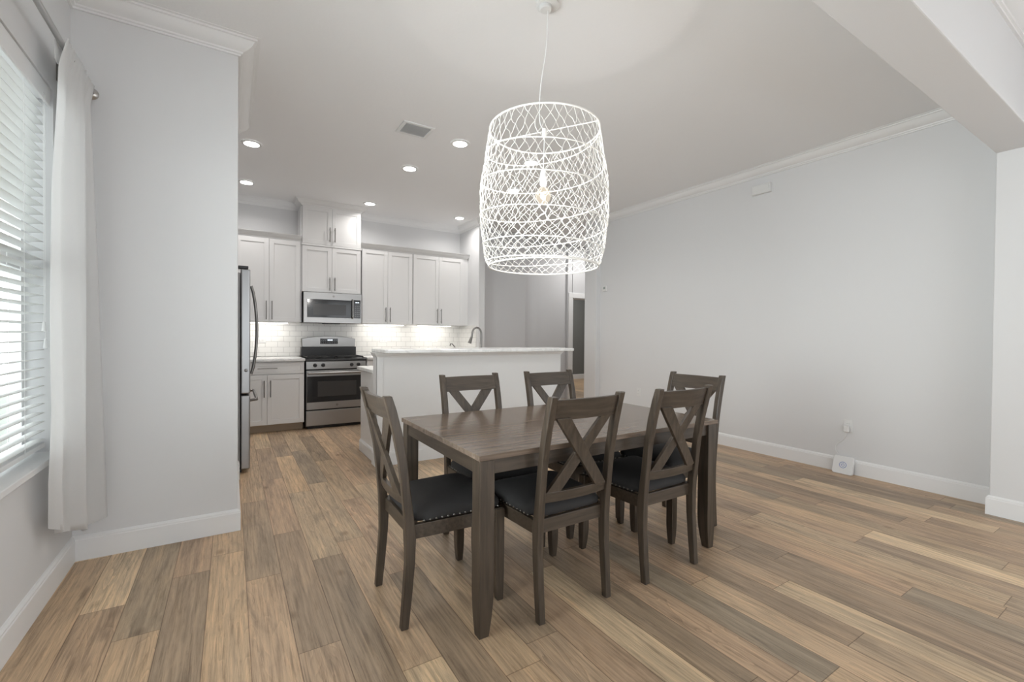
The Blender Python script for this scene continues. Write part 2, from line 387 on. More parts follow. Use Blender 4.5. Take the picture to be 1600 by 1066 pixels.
# hallway beyond the bar
YH = 7.0
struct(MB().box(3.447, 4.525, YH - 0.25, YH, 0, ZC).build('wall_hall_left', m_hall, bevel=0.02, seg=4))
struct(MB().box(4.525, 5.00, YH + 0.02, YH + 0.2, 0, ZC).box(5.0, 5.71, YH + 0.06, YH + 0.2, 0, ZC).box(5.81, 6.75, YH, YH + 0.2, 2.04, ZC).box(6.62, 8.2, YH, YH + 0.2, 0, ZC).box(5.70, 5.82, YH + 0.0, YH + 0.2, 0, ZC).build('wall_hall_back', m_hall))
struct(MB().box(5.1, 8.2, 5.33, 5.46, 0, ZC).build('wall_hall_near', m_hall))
struct(MB().box(8.2, 8.35, 5.33, YH + 0.2, 0, ZC).build('wall_hall_right', m_hall))
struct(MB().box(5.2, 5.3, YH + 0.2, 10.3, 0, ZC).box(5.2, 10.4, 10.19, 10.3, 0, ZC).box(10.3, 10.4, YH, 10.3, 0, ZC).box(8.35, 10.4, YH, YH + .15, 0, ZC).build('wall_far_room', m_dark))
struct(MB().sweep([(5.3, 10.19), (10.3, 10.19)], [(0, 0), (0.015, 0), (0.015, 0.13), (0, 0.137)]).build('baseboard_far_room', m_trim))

# doorway casing in the hall
dc = thing('door_1', 'white cased doorway to a dark room at the end of the hall', 'doorway', (6.2, YH, 0))
dc['kind'] = 'structure'; del dc['category']
MB().box(5.715, 5.82, YH - 0.02, YH + 0.004, 0, 2.03).box(6.6, 6.7, YH - 0.02, YH + 0.004, 0, 2.03).box(5.715, 6.7, YH - 0.022, YH + 0.004, 2.03, 2.13).build('casing', m_trim, dc, 0.004)
MB().box(5.82, 5.84, YH, YH + 0.2, 0, 2.04).box(6.6, 6.62, YH, YH + 0.2, 0, 2.04).box(5.82, 6.62, YH, YH + 0.2, 2.02, 2.04).build('jamb', m_trim, dc)

# crown moulding and baseboards
zb = 3.012
def crown_prof(z0=3.014, z1=ZC, d=0.118):
    h = z1 - z0
    P = [(0, 0), (0.10, 0.0), (0.12, 0.10), (0.20, 0.14), (0.22, 0.24), (0.34, 0.30), (0.48, 0.40), (0.60, 0.54), (0.68, 0.70), (0.74, 0.82), (0.84, 0.84), (0.86, 0.94), (1.0, 0.96), (1.0, 1.0), (0, 1.0)]
    return [(a * d, z0 + b * h) for a, b in P]
base_prof = [(0, 0), (0.016, 0), (0.016, 0.112), (0.013, 0.118), (0.013, 0.124), (0.006, 0.133), (0, 0.137)]
CP = crown_prof(3.005)
def trimsweep(n, path, prof, label=None):
    return struct(MB().sweep(path, prof).build(n, m_trim, smooth=25), label)
trimsweep('trim_2', [(XL, YB1), (XL, YF), (0.036, YF), (0.036, 4.48), (0.046, 4.62)], CP, 'crown moulding on the left walls')
trimsweep('trim_3', [(XL - T, YK), (0.80, YK)], CP, 'crown moulding above left kitchen cabinets')
trimsweep('trim_4', [(1.61, YK), (3.34, YK), (3.34, 6.33), (3.447, 6.33), (3.447, 6.74)], CP, 'crown moulding above right kitchen cabinets')
trimsweep('trim_5', [(XR, 5.20), (XR, YB1)], CP, 'crown moulding on the long right wall')
trimsweep('trim_6', [(XRN, YB0), (XL, YB0)][::-1], [(d, z) for d, z in crown_prof(3.02)], 'crown moulding on the near side of the beam')
struct(MB().sweep([(XL, YBK), (XL, YF), (0.036, YF), (0.036, 4.50), (0.046, 4.50), (0.046, 4.62)], base_prof).build('baseboard_left', m_trim))
struct(MB().sweep([(4.80, 5.469), (4.80, 5.20), (XR, 5.20), (XR, YB1), (XRN, YB1), (XRN, YBK)], base_prof).build('baseboard_right', m_trim))

# ------------------------------------------------------------------ unseen glass doors, added behind the camera to let in fill light
gd = thing('door_2', 'unseen glass doors added behind the camera for fill light', 'door', (1.95, YBK - 0.07, 0)); gd['kind'] = 'structure'; del gd['category']
fr = MB()
for x in (-0.3, 1.15, 1.22, 2.67, 2.74, 4.14): fr.box(x, x + 0.06, YBK - 0.1, YBK - 0.04, 0, 2.45)
fr.box(-0.3, 4.2, YBK - 0.1, YBK - 0.04, 2.39, 2.45).box(-0.3, 4.2, YBK - 0.1, YBK - 0.04, 0, 0.06)
fr.build('frame', m_trim, gd)

# ------------------------------------------------------------------ left window
def window(name, y0, y1, detail):
    w_ = thing(name, 'tall white framed window', 'window', (XL - 0.09, (y0 + y1) / 2, WZ0)); w_['kind'] = 'structure'; del w_['category']
    f = MB(); xa, xb = XL - T, XL - 0.10; zm = 1.58
    for a, b in ((y0, y0 + 0.045), (y1 - 0.045, y1), ((y0 + y1) / 2 - 0.03, (y0 + y1) / 2 + 0.03)): f.box(xa, xb, a, b, WZ0, WZ1)
    f.build('window_frame', m_trim, w_)
    MB().box(xa + 0.003, xb - 0.003, y0, y1, WZ0, WZ0 + 0.05).box(xa + 0.003, xb - 0.003, y0, y1, WZ1 - 0.05, WZ1).box(xa + 0.003, xb - 0.003, y0, y1, zm - 0.03, zm + 0.03).build('sash_rail', m_trim, w_)
    MB().box(xa + 0.012, xa + 0.018, y0, y1, WZ0, WZ1).build('glass', m_glass, w_)
    return w_
window('window_1', WY0, WY1, True)
sl = MB().box(XL - 0.10, XL + 0.028, WY0 - 0.02, WY1 + 0.01, WZ0 - 0.024, WZ0 + 0.005).build('window_sill', m_trim, None, 0.004)
struct(sl)
# outside: neighbouring lanai frame and pale siding
e = MB().box(-7, XL - T, -9, 14, -0.12, -0.06).build('ground', m_ground); struct(e)
ex = thing('porch_enclosure', 'pale porch enclosure with white uprights seen through the blinds', 'porch', (-2.4, 3, -0.06))
fr = MB()
for y in (1.2, 2.9, 4.15, 4.9, 6.6): fr.box(-2.44, -2.38, y, y + 0.07, -0.06, 2.05)
fr.box(-2.44, -2.38, 0.5, 8.0, 1.98, 2.12).box(-2.44, -2.38, 0.5, 8.0, 0.55, 0.62)
fr.build('frame', m_outw, ex)
fd = MB()
for y in (2.05, 3.3, 4.45, 5.6): MB().box(-2.43, -2.39, y, y + 0.045, -0.06, 2.0).build('mullion', m_outd, ex)
MB().box(-2.37, -2.33, 0.5, 8.0, -0.06, 0.5).build('kick_panel', m_out, ex)

# ------------------------------------------------------------------ blind
bl = thing('window_blind', 'white horizontal slat blind lowered over the left window', 'blind', (XL - 0.055, 2.0, 0.70))
XB = XL - 0.052
by0, by1 = WY0 + 0.02, 3.03
MB().box(XB - 0.03, XB + 0.03, by0, by1, 2.37, 2.43).build('headrail', m_trim, bl, 0.003)
MB().box(XB + 0.034, XB + 0.046, by0 - 0.01, by1 + 0.012, 2.345, 2.432).build('valance', m_trim, bl, 0.003)
sm = MB(); zz = 0.735; tilt = R_(6)
while zz < 2.36:
    hw = 0.0245; cz, sz = math.cos(tilt) * hw, math.sin(tilt) * hw
    pts = []
    for k in range(5):
        q = -1 + k * 0.5; pts.append((XB + q * cz, zz + q * sz + 0.0022 * (1 - q * q)))
    poly = [(x, z + 0.0014) for x, z in pts] + [(x, z - 0.0014) for x, z in reversed(pts)]
    sm.prism(poly, 'y', by0, by1)
    zz += 0.0432
so = sm.build('slats', m_slat, bl)
MB().box(XB - 0.026, XB + 0.026, by0, by1, 0.700, 0.722).build('bottom_rail', m_trim, bl, 0.003)
for y in (1.35, 2.05, 2.78):
    MB().tube([(XB + 0.0265, y, 2.37), (XB + 0.0265, y, 0.715)], 0.0011, 5).build('ladder_cord', m_wire, bl)
    MB().tube([(XB - 0.0265, y, 2.37), (XB - 0.0265, y, 0.715)], 0.0011, 5).build('ladder_cord', m_wire, bl)
MB().tube([(XB + 0.05, 2.925, 2.37), (XB + 0.05, 2.925, 1.30)], 0.0011, 5).build('pull_cord', m_wire, bl)
MB().tube([(XB + 0.05, 2.945, 2.37), (XB + 0.05, 2.945, 1.22)], 0.0011, 5).build('pull_cord', m_wire, bl)
MB().lathe([(0.002, 1.305), (0.005, 1.30), (0.009, 1.26), (0.001, 1.255)], (XB + 0.05, 2.925), 10).build('cord_tassel', m_trim, bl)
MB().lathe([(0.002, 1.225), (0.005, 1.22), (0.009, 1.18), (0.001, 1.175)], (XB + 0.05, 2.945), 10).build('cord_tassel', m_trim, bl)

# ------------------------------------------------------------------ curtain and rod
XRD = -0.65
rod = thing('curtain_rod', 'round nickel curtain rod above the left window', 'curtain rod', (XRD, 2.0, 2.555))
MB().tube([(XRD, -0.15, 2.56), (XRD, 3.285, 2.56)], 0.0125, 14).build('rod', m_rod, rod, smooth=True)
MB().lathe([(0.012, 3.285), (0.017, 3.286), (0.017, 3.292), (0.011, 3.294), (0.026, 3.300), (0.033, 3.312), (0.027, 3.325), (0.008, 3.332), (0.001, 3.333)], (XRD, 2.56), 20, 'y').build('finial', m_rod, rod, smooth=True)
MB().box(XL, XL + 0.008, 3.10, 3.13, 2.505, 2.60).tube([(XL, 3.115, 2.540), (XRD - 0.006, 3.115, 2.540)], 0.006, 8).tube([(XRD - .014, 3.115, 2.55), (XRD, 3.115, 2.5425), (XRD + .014, 3.115, 2.55)], 0.005, 8).build('bracket', m_nickel, rod)
def lerp_tab(tab, z):
    for (z0, a0), (z1, a1) in zip(tab, tab[1:]):
        if z0 >= z >= z1:
            t = (z0 - z) / (z0 - z1); return tuple(p + (q - p) * t for p, q in zip(a0, a1))
    return tab[-1][1] if z < tab[-1][0] else tab[0][1]
#        height fraction : near edge (x, y)      far edge (x, y)
near = [(1.0, (-0.655, 2.80)), (0.85, (-0.655, 2.76)), (0.7, (-0.66, 2.72)), (0.45, (-0.66, 2.70)), (0.25, (-0.665, 2.71)), (0.1, (-0.675, 2.70)), (0.0, (-0.695, 2.79))]
far = [(1.0, (-0.65, 3.262)), (0.8, (-0.64, 3.27)), (0.5, (-0.625, 3.29)), (0.2, (-0.61, 3.30)), (0.0, (-0.600, 3.305))]
nu, nv = 90, 60
rows = []
random.seed(4)
for j in range(nv + 1):
    h = 1 - j / nv; a = lerp_tab(near, h); b = lerp_tab(far, h); row = []
    for i in range(nu + 1):
        u = i / nu
        ztop = 2.585 + 0.004 * math.sin(u * 60); zbot = 0.375 - 0.14 * min(1, u * 1.6) ** 0.8
        z = zbot + (ztop - zbot) * h
        amp = (0.010 + 0.022 * (1 - h) ** 0.6) * min(1, 8 * u, 8 * (1 - u) + 0.25)
        ph = u * 2 * math.pi * 2.3 + 0.9 * math.sin(h * 2.6 + u * 3)
        x = a[0] + (b[0] - a[0]) * u + amp * math.sin(ph) + 0.004 * math.sin(ph * 2.7 + h * 5)
        y = a[1] + (b[1] - a[1]) * u + amp * 0.35 * math.cos(ph)
        if h > 0.94:
            k = (h - 0.94) / 0.06; x = x * (1 - k) + (XRD + 0.020 + 0.003 * math.sin(u * 70)) * k
        row.append((x, y, z))
    rows.append(row)
cm = MB(); n = nu + 1
vs = [p for r in rows for p in r]; fs = [(j * n + i, j * n + i + 1, (j + 1) * n + i + 1, (j + 1) * n + i) for j in range(nv) for i in range(nu)]
# pocket at the back of the rod
cm.add(vs, fs)
bk = [[(XRD - 0.019, rows[j][i][1], rows[j][i][2]) for i in range(n)] for j in range(4)]
bv = [p for r in bk for p in r]; cm.add(bv, [(j * n + i, j * n + i + 1, (j + 1) * n + i + 1, (j + 1) * n + i) for j in range(3) for i in range(nu)])
cur = cm.build('curtain', m_curtain, smooth=80); md = cur.modifiers.new('thickness', 'SOLIDIFY'); md.thickness = 0.0015
recenter(cur); tag(cur, 'white linen curtain panel gathered at the right end of the rod', 'curtain')
hem = MB(); ro = rows[-2:]
hv = [(p[0] + 0.0022, p[1], p[2] + 0.0) for p in rows[nv - 2]] + [(p[0] + 0.0022, p[1], p[2]) for p in rows[nv]]
hem.add(hv, [(i, i + 1, n + i + 1, n + i) for i in range(nu)])
ho = hem.build('hem', m_curtain, cur, smooth=80)

# ------------------------------------------------------------------ cabinets
def shaker(mb_frame, x0, x1, z0, z1, y, fwd=-1, rail=0.057, t=0.019):
    """shaker door in the XZ plane whose outer face is at y"""
    yb = y - fwd * t; yp = y - fwd * 0.008
    mb_frame.box(x0, x0 + rail, y, yb, z0, z1).box(x1 - rail, x1, y, yb, z0, z1)
    mb_frame.box(x0 + rail, x1 - rail, y, yb, z0, z0 + rail).box(x0 + rail, x1 - rail, y, yb, z1 - rail, z1)
    mb_frame.box(x0 + rail - 0.002, x1 - rail + 0.002, yp, yb, z0 + rail - 0.002, z1 - rail + 0.002)
def vhandle(x, y, z0, z1, parent):
    return MB().tube([(x, y - 0.032, z0), (x, y - 0.032, z1)], 0.0058, 10).tube([(x, y - 0.032, z0 + 0.025), (x, y, z0 + 0.025)], 0.0045, 8).tube([(x, y - 0.032, z1 - 0.025), (x, y, z1 - 0.025)], 0.0045, 8).build('handle', m_nickel, parent, smooth=True)
def hhandle(x0, x1, y, z, parent):
    return MB().tube([(x0, y - 0.032, z), (x1, y - 0.032, z)], 0.0058, 10).tube([(x0 + 0.025, y - 0.032, z), (x0 + 0.025, y, z)], 0.0045, 8).tube([(x1 - 0.025, y - 0.032, z), (x1 - 0.025, y, z)], 0.0045, 8).build('handle', m_nickel, parent, smooth=True)
YU = 6.70    # face of the wall cabinet doors
def wall_cab(label, x0, x1, z0, z1, split, hz, yface=YU, name='wall_cabinet', ends=None):
    c = thing(name, label, 'cabinet', ((x0 + x1) / 2, YK, z0), 0, 'white shaker wall cabinets')
    MB().box(x0, x1, yface + 0.020, YK - 0.001, z0, z1).build('body', m_cab, c, 0.001)
    xs = [x0 + 0.003] + split + [x1 - 0.003]
    for k in range(len(xs) - 1):
        m = MB(); a, b = xs[k] + 0.0015, xs[k + 1] - 0.0015; shaker(m, a, b, z0 + 0.003, z1 - 0.003, yface)
        d = m.build('door', m_cab, c, 0.0012)
        hx = b - 0.032 if k % 2 == 0 else a + 0.032
        vhandle(hx, yface, hz[0], hz[1], d)
    return c
cA = wall_cab('two-door wall cabinet left of the microwave, behind the refrigerator handle', 0.04, 0.800, 1.418, 2.512, [0.421], (1.445, 1.69))
cB = wall_cab('short two-door cabinet directly over the microwave', 0.815, 1.597, 1.838, 2.474, [1.20], (1.865, 2.05), YU - 0.012)
cC = wall_cab('topmost two-door cabinet touching the ceiling crown above the microwave stack', 0.815, 1.597, 2.500, 3.016, [1.20], (2.545, 2.745), YU - 0.012)
cD = wall_cab('two-door wall cabinet just right of the microwave', 1.612, 2.380, 1.418, 2.512, [1.992], (1.445, 1.665))
cE = wall_cab('rightmost two-door wall cabinet beside the kitchen side wall', 2.386, 3.250, 1.418, 2.512, [2.815], (1.445, 1.675))
MB().box(3.252, 3.339, YU + 0.016, YU + 0.035, 1.418, 2.512).build('filler_strip', m_cab, cE)
ccp = [(d, z) for d, z in crown_prof(2.508, 2.59, 0.062)]
MB().sweep([(0.0, YU + 0.02), (0.808, YU + 0.02)], ccp).build('cornice', m_cab, cA, smooth=25)
MB().sweep([(1.602, YU + 0.02), (2.383, YU + 0.02)], ccp).build('cornice', m_cab, cD, smooth=25)
MB().sweep([(2.383, YU + 0.02), (3.315, YU + 0.02), (3.315, YU + 0.30)], ccp).build('cornice', m_cab, cE, smooth=25)
MB().sweep([(0.815, YK), (0.815, YU), (1.597, YU), (1.597, YK)], crown_prof(3.014, ZC - 0.001, 0.095)).build('cornice', m_cab, cC, smooth=25)
MB().box(0.808, 1.604, YU - 0.018, YU + 0.02, 2.474, 2.500).build('divider_strip', m_cab, cB, 0.002)
MB().box(0.80, 0.812, YU + 0.01, YK, 1.418, 3.0).build('side_filler', m_cab, cB)

# under-cabinet lights
def ucl(x0, x1, label):
    t_ = thing('under_cabinet_light', label, 'light', ((x0 + x1) / 2, YU + 0.12, 1.40), 0, 'under-cabinet lights')
    MB().box(x0, x1, YU + 0.10, YU + 0.135, 1.405, 1.418).build('housing', m_wplastic, t_)
    MB().box(x0 + 0.01, x1 - 0.01, YU + 0.103, YU + 0.132, 1.401, 1.405).build('led_strip', m_led, t_)
    l = bpy.data.lights.new('strip_lamp', 'AREA'); l.shape = 'RECTANGLE'; l.size = x1 - x0 - 0.04; l.size_y = 0.03; l.energy = 1.3; l.color = (1.0, 0.965, 0.91)
    o = bpy.data.objects.new('strip_lamp', l); COL.objects.link(o); o.parent = t_; o.location = (0, 0.0, -0.004); o.rotation_euler = (R_(18), 0, 0)
ucl(0.12, 0.66, 'bright under-cabinet light on the backsplash left of the range')
ucl(1.66, 2.28, 'bright under-cabinet light just right of the microwave')
ucl(2.50, 3.08, 'bright under-cabinet light nearest the kitchen side wall')

# backsplash
struct(MB().box(-0.6, 3.34, YK - 0.009, YK - 0.0005, 0.945, 1.84).box(3.331, 3.3395, 6.40, YK - 0.009, 0.945, 1.42).build('wall_backsplash', m_tile))

# base cabinets
YBF = 6.375
def base_cab(label, x0, x1, split, drawers=True, name='base_cabinet'):
    c = thing(name, label, 'cabinet', ((x0 + x1) / 2, (YBF + YK) / 2, 0), 0, 'white shaker base cabinets')
    MB().box(x0, x1, YBF + 0.02, YK - 0.002, 0.105, 0.905).build('body', m_cab, c, 0.001)
    MB().box(x0, x1, 6.50, 6.515, 0, 0.105).build('toe_kick', m_toe, c)
    xs = [x0 + 0.003] + split + [x1 - 0.003]
    m = MB(); shaker(m, xs[0] + 0.001, xs[-1] - 0.001, 0.748, 0.892, YBF, rail=0.04)
    d = m.build('drawer', m_cab, c, 0.0012)
    xm = (xs[0] + xs[-1]) / 2; hhandle(xm - 0.11, xm + 0.11, YBF, 0.822, d)
    for k in range(len(xs) - 1):
        a, b = xs[k] + 0.0015, xs[k + 1] - 0.0015; m = MB(); shaker(m, a, b, 0.112, 0.738, YBF)
        d = m.build('door', m_cab, c, 0.0012); vhandle(b - 0.034 if k % 2 == 0 else a + 0.034, YBF, 0.46, 0.67, d)
    return c
base_cab('white base cabinet with drawer between refrigerator and range', -0.04, 0.808, [0.383])
base_cab('white base cabinet right of the range, mostly behind the bar', 1.606, 2.45, [2.03])
def slab(mb, label, name='countertop', cat='countertop'):
    o = mb.build(name, m_quartz, None, 0.006, seg=3); recenter(o); return tag(o, label, cat)
slab(MB().box(-0.5, 0.816, 6.345, YK - 0.01, 0.907, 0.940), 'white stone countertop left of the range')
slab(MB().box(1.604, 3.33, 6.345, YK - 0.01, 0.907, 0.940), 'white stone countertop right of the range under the tiled wall')

# ------------------------------------------------------------------ range
rg = thing('range', 'stainless steel freestanding gas range with black oven window', 'range', (1.21, 6.7, 0))
RX0, RX1, RY = 0.826, 1.592, 6.372
MB().box(RX0, RX1, RY + 0.03, YK - 0.02, 0.03, 0.895).build('body', m_black, rg, 0.003)
MB().box(RX0 + 0.03, RX1 - 0.03, RY + 0.06, YK - 0.05, 0.0, 0.03).build('foot', m_black, rg)
MB().box(RX0 + 0.004, RX1 - 0.004, RY, RY + 0.03, 0.045, 0.243).build('drawer', m_steel, rg, 0.004)
od = MB().box(RX0 + 0.004, RX1 - 0.004, RY - 0.012, RY + 0.03, 0.262, 0.775).build('oven_door', m_steel, rg, 0.004)
MB().box(RX0 + 0.010, RX1 - 0.010, RY - 0.0155, RY - 0.011, 0.358, 0.70).build('door_glass', m_bglass, od, 0.001)
MB().box(RX0 + 0.14, RX1 - 0.13, RY - 0.0175, RY - 0.0145, 0.43, 0.63).build('oven_window', m_mglass, od, 0.001)
MB().tube([(RX0 + 0.02, RY - 0.055, 0.745), (RX1 - 0.02, RY - 0.055, 0.745)], 0.014, 14).box(RX0 + 0.03, RX0 + 0.06, RY - 0.055, RY - 0.01, 0.733, 0.757).box(RX1 - 0.06, RX1 - 0.03, RY - 0.055, RY - 0.01, 0.733, 0.757).build('oven_handle', m_steel, od, smooth=True)
MB().lathe([(0.016, RY - 0.0145), (0.016, RY - 0.0125), (0.001, RY - 0.0125)][::-1], (1.21, 0.31), 20, 'y').build('badge', m_nickel, od)
MB().prism([(RY + 0.02, 0.79), (RY - 0.008, 0.795), (RY - 0.004, 0.895), (RY + 0.02, 0.90)], 'x', RX0 + 0.002, RX1 - 0.002).build('control_panel', m_steel, rg, 0.002)
for x in (0.935, 1.035, 1.40, 1.49):
    MB().lathe([(0.001, RY - 0.046), (0.017, RY - 0.045), (0.019, RY - 0.020), (0.024, RY - 0.016), (0.024, RY - 0.004), (0.001, RY - 0.003)], (x, 0.845), 20, 'y').box(x - 0.004, x + 0.004, RY - 0.05, RY - 0.04, 0.828, 0.862).build('knob', m_black, rg, smooth=True)
MB().box(RX0 - 0.003, RX1 + 0.003, RY - 0.02, YK - 0.06, 0.897, 0.925).build('cooktop', m_black, rg, 0.005)
for (a, b) in ((0.85, 1.20), (1.22, 1.57)):
    gr = MB()
    for y in (6.42, 6.68, 6.70, 6.93): gr.box(a, b, y, y + 0.012, 0.943, 0.957)
    for x in (a, (a + b) / 2 - 0.006, b - 0.012): gr.box(x, x + 0.012, 6.42, 6.942, 0.943, 0.957)
    for y in (6.55, 6.81):
        gr.box(a + 0.05, b - 0.05, y, y + 0.01, 0.945, 0.960)
    for x in (a, b - 0.012):
        for y in (6.42, 6.93): gr.box(x, x + 0.012, y, y + 0.012, 0.925, 0.945)
    gr.build('burner_grate', m_iron, rg, 0.002)
for x in (1.025, 1.395):
    for y in (6.555, 6.815): MB().lathe([(0.05, 0.925), (0.05, 0.934), (0.035, 0.936), (0.035, 0.942), (0.001, 0.943)], (x, y), 20).build('burner', m_iron, rg, smooth=True)
bgp = MB(); pts = []
for k in range(17):
    t = -1 + k / 8; pts.append((1.209 + t * 0.365, 1.195 + 0.033 * (1 - t * t)))
poly = [(1.209 - 0.36, 1.075), (1.209 + 0.36, 1.075)] + pts[::-1]
bgp.prism(poly, 'y', 6.925, YK - 0.02)
bo = bgp.build('backguard', m_steel, rg, 0.004)
MB().box(RX0 + 0.01, RX1 - 0.01, 6.915, YK - 0.02, 0.925, 1.075).build('backguard_base', m_black, rg, 0.003)
MB().box(1.085, 1.325, 6.9235, 6.926, 1.115, 1.195).build('display', m_bglass, bo)
dg = MB()
for k, x in enumerate((1.185, 1.202, 1.222, 1.239)): dg.box(x, x + 0.011, 6.9215, 6.924, 1.163, 1.181)
dg.build('clock', m_digit, bo)
btn = MB()
for i in range(9):
    for j in range(2):
        if 3 <= i <= 5 and j == 1: continue
        btn.box(1.098 + i * 0.025, 1.108 + i * 0.025, 6.922, 6.924, 1.128 + j * 0.03, 1.134 + j * 0.03)
btn.build('keypad_print', mat('grey_print', (0.4, 0.4, 0.4)), bo)

# ------------------------------------------------------------------ microwave
mw = thing('microwave', 'stainless steel over-the-range microwave mounted above the range', 'microwave', (1.21, 6.85, 1.395))
MX0, MX1, MY, MZ0, MZ1 = 0.826, 1.592, 6.625, 1.402, 1.832
MB().box(MX0, MX1, MY + 0.03, YK - 0.011, MZ0 + 0.012, MZ1).build('body', m_black, mw, 0.003)
MB().box(MX0, MX1, MY + 0.0, MY + 0.03, MZ0 + 0.01, MZ1).build('front_frame', m_steel, mw, 0.004)
md_ = MB().box(MX0 + 0.045, 1.455, MY - 0.006, MY + 0.002, MZ0 + 0.085, MZ1 - 0.095).build('door', m_bglass, mw, 0.002)
MB().box(MX0 + 0.12, 1.375, MY - 0.0075, MY - 0.005, MZ0 + 0.12, MZ1 - 0.16).build('door_window', m_mglass, md_)
MB().tube([(1.462, MY - 0.006, MZ1 - 0.085), (1.462, MY - 0.04, MZ1 - 0.10), (1.462, MY - 0.045, 1.617), (1.462, MY - 0.04, MZ0 + 0.10), (1.462, MY - 0.006, MZ0 + 0.085)], 0.011, 12).build('handle', m_steel, md_, smooth=True)
cp = MB().box(1.483, 1.575, MY - 0.006, MY + 0.002, MZ0 + 0.085, MZ1 - 0.085).build('control_panel', m_bglass, mw, 0.001)
dg = MB()
for x in (1.505, 1.517, 1.533, 1.545): dg.box(x, x + 0.008, MY - 0.008, MY - 0.006, 1.705, 1.718)
dg.build('clock', m_digit, cp)
btn = MB()
for i in range(3):
    for j in range(6): btn.box(1.500 + i * 0.024, 1.510 + i * 0.024, MY - 0.0075, MY - 0.006, 1.515 + j * 0.028, 1.521 + j * 0.028)
btn.build('keypad_print', bpy.data.materials['grey_print'], cp)
MB().lathe([(0.015, MY - 0.002), (0.015, MY + 0.0), (0.001, MY + 0.001)], (1.21, 1.785), 20, 'y').build('badge', m_nickel, mw)
MB().box(1.08, 1.30, MY + 0.01, MY + 0.12, MZ0 - 0.003, MZ0 + 0.012).build('vent_grille', m_black, mw, 0.002)

# ------------------------------------------------------------------ refrigerator
fg = thing('refrigerator', 'tall stainless steel refrigerator seen edge-on behind the left wall', 'refrigerator', (-0.3, 5.1, 0))
FX, FY0, FY1 = 0.145, 4.66, 5.57
MB().box(-0.66, 0.066, FY0 + 0.005, FY1 - 0.005, 0.03, 1.80).build('body', mat('grey_case', (0.30, 0.30, 0.30), 0.45), fg, 0.004)
MB().box(-0.6, 0.08, FY0 + 0.05, FY1 - 0.05, 0.0, 0.03).build('plinth', m_black, fg)
fm = (FY0 + FY1) / 2
d1 = MB().box(0.07, FX, FY0, fm - 0.003, 0.715, 1.835).build('door', m_steelv, fg, 0.012, seg=4)
d2 = MB().box(0.07, FX, fm + 0.003, FY1, 0.715, 1.835).build('door', m_steelv, fg, 0.012, seg=4)
dr = MB().box(0.07, FX, FY0, FY1, 0.035, 0.700).build('freezer_drawer', m_steelv, fg, 0.012, seg=4)
def arc(y, d):
    pts = []
    for k in range(15):
        t = k / 14; pts.append((FX + 0.022 + 0.048 * math.sin(math.pi * t) ** 0.7, y, 0.86 + t * 0.86))
    MB().tube([(FX - 0.002, y, 0.875)] + pts + [(FX - 0.002, y, 1.705)], 0.0115, 12).build('handle', m_nickel, d, smooth=True)
arc(fm - 0.05, d1); arc(fm + 0.05, d2)
hp = [(FX + 0.055, FY0 + 0.06 + t * (FY1 - FY0 - 0.12), 0.655) for t in [k / 8 for k in range(9)]]
MB().tube([(FX - 0.002, FY0 + 0.08, 0.645)] + hp + [(FX - 0.002, FY1 - 0.08, 0.645)], 0.0125, 12).build('handle', m_nickel, dr, smooth=True)
MB().box(0.05, 0.13, FY0 + 0.01, FY0 + 0.09, 1.836, 1.862).build('hinge_cover', m_black, fg, 0.004)
MB().box(0.05, 0.13, FY1 - 0.09, FY1 - 0.01, 1.836, 1.862).build('hinge_cover', m_black, fg, 0.004)
MB().lathe([(0.001, FY0 - 0.022), (0.012, FY0 - 0.02), (0.014, FY0 - 0.012), (0.006, FY0 - 0.008), (0.005, FY0 + 0.001), (0.001, FY0 + 0.001)], (0.112, 0.926), 16, 'y').build('hook', m_nickel, fg, smooth=True)

# ------------------------------------------------------------------ peninsula
PX0, PX1, PY0, PY1 = 1.172, 3.373, 4.266, 4.40
struct(MB().box(PX0, PX1, PY0, PY1, 0, 1.085).build('wall_half', m_trim, None, 0.003), 'white half wall under the raised bar')
struct(MB().sweep([(PX0, 4.40), (PX0, PY0), (PX1, PY0), (PX1, PY1)][::-1], [(-d, z) for d, z in base_prof]).build('baseboard_bar', m_trim))
struct(MB().sweep([(PX0, PY1), (PX0, PY0), (PX1, PY0), (PX1, PY1)][::-1], [(-d, z) for d, z in crown_prof(1.035, 1.086, 0.035)]).build('trim_7', m_trim, smooth=25), 'moulding under the raised bar top')
struct(MB().box(PX0 - 0.004, PX0 + 0.008, PY0 - 0.006, PY1, 0.13, 1.04).box(PX0 - 0.004, PX0 + 0.055, PY0 - 0.007, PY0 + 0.01, 0.13, 1.04).build('trim_8', m_trim, None, 0.002), 'corner board of the half wall')
bar = MB()
x0, x1, y0, y1, r = 1.165, 3.352, 3.975, 4.47, 0.03
poly = []
for cx, cy, a0 in ((x1 - r, y0 + r, -90), (x1 - r, y1 - r, 0), (x0 + r, y1 - r, 90), (x0 + r, y0 + r, 180)):
    for k in range(6): a = R_(a0 + k * 18); poly.append((cx + r * math.cos(a), cy + r * math.sin(a)))
bar.prism(poly, 'z', 1.087, 1.120)
ob = bar.build('bar_top', m_quartz, None, 0.008, seg=3); recenter(ob); tag(ob, 'long raised white stone bar top over the half wall', 'countertop')
pc = thing('base_cabinet', 'white end cabinet of the peninsula under the low counter behind the bar', 'cabinet', (2.25, 4.7, 0), 0, 'white shaker base cabinets')
MB().box(1.196, 3.30, PY1 + 0.002, 5.0, 0.0, 0.872).build('body', m_cab, pc, 0.002)
m = MB(); 
for k in range(4):
    a = 1.24 + k * 0.5; shaker(m, a, a + 0.49, 0.12, 0.86, 5.02, 1)
m.build('door', m_cab, pc, 0.001)
struct(MB().sweep([(1.196, 5.0), (1.196, PY1 + 0.002)][::-1], [(-d * 0.9, z * 0.9) for d, z in base_prof]).build('baseboard_peninsula', m_trim))
